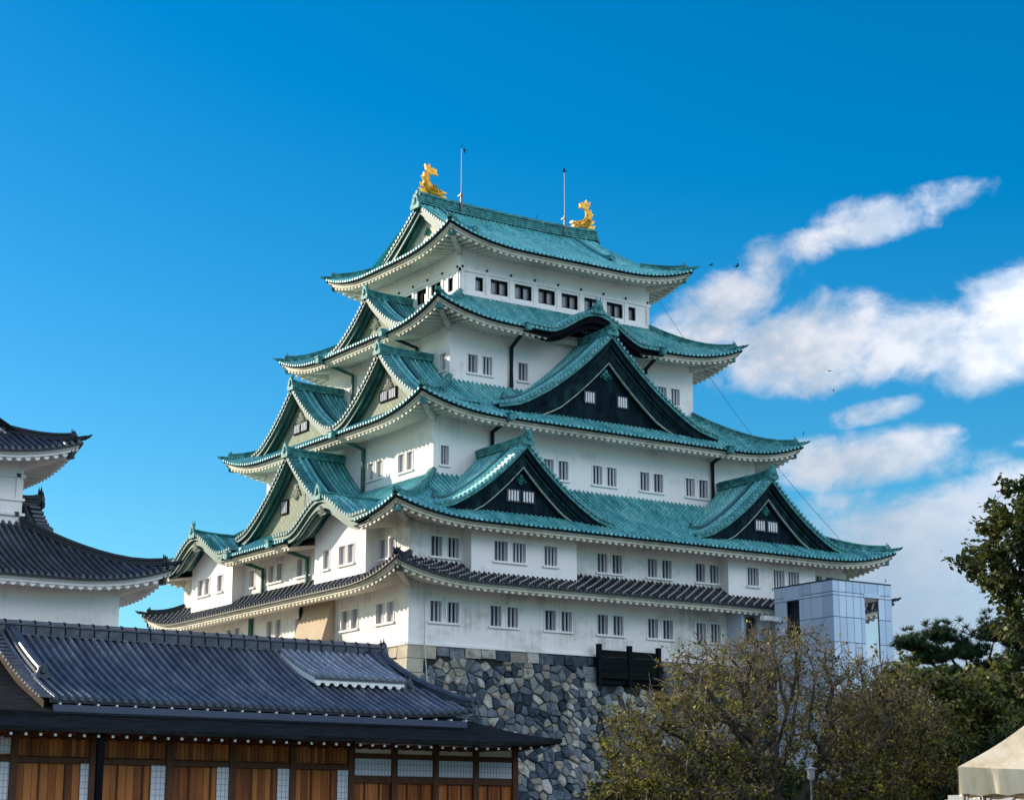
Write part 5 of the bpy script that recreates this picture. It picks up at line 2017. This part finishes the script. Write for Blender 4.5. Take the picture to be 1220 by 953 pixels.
def pine(label, base, h_, pads, seed):
    root = thing('pine_tree', label, 'tree', base)
    g_ = np.random.default_rng(seed)
    mb = MB()
    b = Vector(base)
    tr = [b, b + Vector((.3, .2, h_ * .35)), b + Vector((-.2, .1, h_ * .65)), b + Vector((.1, 0, h_ * .95))]
    mb.tube(tr, [.35, .28, .2, .08], 8)
    Vs, P0, P1 = [], [], []
    for (dx, dy, dz, rx, rz) in pads:
        c = b + Vector((dx, dy, h_ + dz))
        hz_ = min(.95, max(.3, (h_ + dz - 1.0) / h_))
        k = min(2, int(hz_ * 3))
        s_ = tr[k].lerp(tr[k + 1], hz_ * 3 - k)
        mid = s_.lerp(c, .55) + Vector((0, 0, -.3))
        mb.tube([s_, mid, c], [.11, .08, .03], 6)
        m = int(130 * rx * rx)
        tips = np.array(c) + np.stack([g_.normal(size=m) * rx * .5, g_.normal(size=m) * rx * .5, np.abs(g_.normal(size=m)) * rz * .5], 1)
        # each tip is a tuft of upright needles
        nn = 46
        T_ = np.repeat(tips, nn, 0)
        d = g_.normal(size=(len(T_), 3)) * np.array([.8, .8, .6]) + np.array([0, 0, .75])
        d = d / np.linalg.norm(d, axis=1)[:, None] * g_.uniform(.16, .36, len(T_))[:, None]
        P0.append(T_)
        P1.append(T_ + d)
        sub = tips[:: 3]
        for q in sub:
            mb.tube([c + Vector((0, 0, -.1)), Vector(q)], [.025, .012], 4, cap=False)
    P0, P1 = np.concatenate(P0), np.concatenate(P1)
    V, F = twigs_mesh(P0, P1, np.full(len(P0), .016), np.full(len(P0), .006))
    fast_mesh('foliage', V, F, 'leaf_pine', root)
    mb.build('trunk', 'bark', root)
    return root


pine('dark green pine standing behind the olive-green tree, right of the lift tower', (13.9, -31.4, GZ), 10.3,
     [(-3.6, .9, .6, .75, .6), (-2.6, .6, .0, .9, .6), (-1.7, .8, 1.05, .8, .7), (-.6, .2, .3, 1.0, .7), (.9, -.4, 1.2, .9, .9), (1.9, -.8, .9, .85, .8), (2.4, -.9, .1, 1.0, .7), (1.2, -.3, -.4, 1.1, .6), (3.4, -1.4, -.7, .9, .6), (-1.6, .4, -.9, 1.2, .6), (.4, 0, -1.3, 1.3, .7), (2.8, -1, -1.6, 1.1, .6), (-3.2, .9, -1.1, 1, .6), (4.2, -1.8, -1.6, .8, .6), (1, 0, -2.4, 1.5, .8), (-1, 0, -2.8, 1.5, .8)], 4)

# ------------------------------------------------------------------ tent, stall, lamp
tent = thing('canopy_tent', 'cream canvas canopy tent at the lower right corner', 'tent', (-29.0, -72.3, GZ))
ca = Vector((-30.76, -71.15))            # front left corner
TS = 3.0
tcx, tcy = ca.x + TS / 2, ca.y - TS / 2 + 1.2
c4 = [(-30.72, -71.1), (-28.9, -73.7), (-26.4, -71.95), (-28.2, -69.35)]
cen = (sum(p[0] for p in c4) / 4, sum(p[1] for p in c4) / 4)
ze, zp, zv = -10.16, -8.95, -10.68
mb = MB()
for i in range(4):
    a, b = c4[i], c4[(i + 1) % 4]
    rows = []
    for j in range(11):
        v = j / 10
        row = []
        for k in range(11):
            u = k / 10
            x = (a[0] + (b[0] - a[0]) * u) * (1 - v) + cen[0] * v
            y = (a[1] + (b[1] - a[1]) * u) * (1 - v) + cen[1] * v
            sag = .09 * math.sin(math.pi * u) * (1 - v) + .10 * math.sin(math.pi * v)
            row.append((x, y, ze + (zp - ze) * v - sag * .8))
        rows.append(row)
    mb.grid(rows)
top = mb.build('canopy', 'canvas', tent, smooth=True)
mb = MB()
for i in range(4):
    a, b = c4[i], c4[(i + 1) % 4]
    n = 40
    up_, lo_ = [], []
    ox, oy = (a[0] + b[0]) / 2 - cen[0], (a[1] + b[1]) / 2 - cen[1]
    L_ = math.hypot(ox, oy)
    ox, oy = ox / L_, oy / L_
    rows = []
    for j in range(5):
        v = j / 4
        row = []
        for k in range(n + 1):
            u = k / n
            wv = (.03 * math.sin(u * 31) + .025 * math.sin(u * 57 + 1)) * v
            sag = .09 * math.sin(math.pi * u) * .8
            row.append((a[0] + (b[0] - a[0]) * u + ox * (wv + .02), a[1] + (b[1] - a[1]) * u + oy * (wv + .02), ze - sag * (1 - v) + (zv - ze) * v + .02 * math.sin(u * 40) * v))
        rows.append(row)
    mb.grid(rows)
mb.build('valance', 'canvas', tent, smooth=True)
for p in c4:
    mb = MB()
    q = (p[0] + (cen[0] - p[0]) * .04, p[1] + (cen[1] - p[1]) * .04)
    mb.tube([(q[0], q[1], GZ), (q[0], q[1], ze - .03)], .035, 6)
    for p2 in c4:
        dx, dy = p2[0] - p[0], p2[1] - p[1]
        if 0 < math.hypot(dx, dy) < 3.5:
            mb.tube([(q[0], q[1], ze - .95), (q[0] + dx * .2, q[1] + dy * .2, ze - .5)], .018, 5)
            mb.tube([(q[0], q[1], ze - .5), (q[0] + dx * .5, q[1] + dy * .5, ze - .35)], .018, 5)
    mb.build('tent_pole', 'tent_pole', tent)

stall = thing('stall', 'low stall with flat pale roof behind the cream tent', 'stall', (-22.6, -65.7, GZ))
mb = MB()
mb.box((-24.1, -67.2, -10.56), (-20.4, -64.6, -10.46))
mb.box((-24.15, -67.25, -10.66), (-20.35, -64.55, -10.56))
mb.build('flat_roof', 'stall_roof', stall)
mb = MB()
mb.box((-23.9, -66.9, GZ), (-20.7, -64.5, -10.66))
mb.build('stall_body', 'lift_dark', stall)
mb = MB()
for i in range(4):
    mb.box((-23.94, -66.8 + i * .5, -12.3), (-23.9, -66.4 + i * .5, -11.2))
mb.build('shutter', 'stall_roof', stall)

lamp = thing('street_lamp', 'small grey post lamp in front of the wide cherry tree', 'lamp', (-12.35, -47.39, GZ))
mb = MB()
mb.tube([(-12.35, -47.39, GZ), (-12.35, -47.39, -12.6), (-12.35, -47.39, -12.55), (-12.35, -47.39, -9.42)], [.09, .08, .045, .04], 8)
mb.build('post', 'lamp_post_grey', lamp)
mb = MB()
mb.tube([(-12.35, -47.39, -9.45), (-12.35, -47.39, -9.38), (-12.35, -47.39, -9.08)], [.06, .12, .14], 10)
mb.build('lamp_shade', 'lamp_grey', lamp)
mb = MB()
mb.tube([(-12.35, -47.39, -9.08), (-12.35, -47.39, -9.04), (-12.35, -47.39, -8.99)], [.2, .2, .06], 10)
mb.build('lamp_cap', 'lamp_grey', lamp)


# ------------------------------------------------------------------ birds
def bird(p, heading, bank, span, wing_up, label, perched=False, group=None):
    """continuous body with tapering wings, forked tail, beak"""
    mb = MB()
    L = span * .42
    fx = Vector((math.cos(heading), math.sin(heading), 0))
    sd_ = Vector((-math.sin(heading), math.cos(heading), 0))
    up = Vector((0, 0, 1))
    if perched:
        ax = (fx * .35 + up * .95).normalized()
    else:
        ax = fx
        sd_ = (sd_ * math.cos(bank) + up * math.sin(bank)).normalized()
        up = ax.cross(sd_).normalized()
    c = Vector(p)
    mb.tube([c - ax * L * .5, c - ax * L * .3, c, c + ax * L * .25, c + ax * L * .36, c + ax * L * .47, c + ax * L * .6], [L * .05, L * .11, L * .16, L * .12, L * .1, L * .09, L * .01], 7)
    t = c - ax * L * .45
    mb.add([tuple(q) for q in (t + sd_ * L * .05, t - sd_ * L * .05, t - ax * L * .5 - sd_ * L * .2, t - ax * L * .38, t - ax * L * .5 + sd_ * L * .2)], [(0, 1, 2, 3), (0, 3, 4)])
    for sg in (-1, 1):
        if perched:
            w = [c + sd_ * sg * L * .15 + ax * L * .2, c + sd_ * sg * L * .2 - ax * L * .25, c + sd_ * sg * L * .06 - ax * L * .75, c + sd_ * sg * L * .02 - ax * L * .1]
            mb.add([tuple(q) for q in w], [(0, 1, 2, 3)])
        else:
            h_ = span * .5
            rows = []
            for k, (f_, ch_, sw, uz) in enumerate(((.05, .34, 0, 0), (.3, .36, .08, wing_up * .6), (.6, .3, .02, wing_up), (.85, .22, -.14, wing_up * .8), (1.0, .06, -.3, wing_up * .5))):
                q = c + sd_ * sg * h_ * f_ + up * (uz * h_) + ax * L * (sw + .1)
                rows.append([tuple(q + ax * L * ch_ * .5), tuple(q - ax * L * ch_ * .6)])
            mb.grid(rows)
    o = mb.build('bird', 'bird_dark')
    return tag(o, label, 'bird', group)


FLY = 'birds flying around the castle'
SIT = 'birds perched on the roofs'
bird((12.58, -23.22, 13.54), .4, .25, .55, .15, 'dark bird gliding level in front of the big cloud, upper of the two', group=FLY)
bird((5.67, -30.62, 10.05), 1.0, -1.0, .62, .1, 'dark bird banking steeply in front of the big cloud, lower of the two', group=FLY)
bird((13.89, -12.02, 22.68), -.4, .1, .6, .25, 'dark bird flying just right of the top roof tip', group=FLY)
bird((16.52, -11.4, 23.24), -.5, -.25, .62, .2, 'dark bird flying farther right of the top roof tip, before the thin cloud', group=FLY)
bird((-1.22, -7.81, 28.19), 2.4, .5, .42, -.35, 'dark bird hovering beside the tip of the left lightning rod', group=FLY)
bird((13.42, 15.475, 38.92), -.6, 0, .6, 0, 'dark bird perched on the tip of the left lightning rod', True, SIT)
bird((22.83, 15.475, 38.88), 2.6, .1, .8, .3, 'dark bird with spread wings alighting on the right lightning rod', False, SIT)
bird((28.3, 7.35, 24.05), -1.2, 0, .6, 0, 'dark bird on the fourth roof hip, left of the pair', True, SIT)
bird((28.95, 6.85, 24.0), -1.0, 0, .6, 0, 'dark bird on the fourth roof hip, right of the pair', True, SIT)
bird((34.0, 1.85, 17.15), -.3, 0, .6, 0, 'dark bird perched on the right tip of the third roof', True, SIT)
bird((34.2, -5.4, 5.72), -.8, 0, .5, 0, 'dark bird perched on the roof edge of the pale blue lift tower', True, SIT)
bird((20.6, 15.98, 34.95), -1.2, 0, .55, 0, 'dark bird perched on the main ridge between the lightning rods', True, SIT)
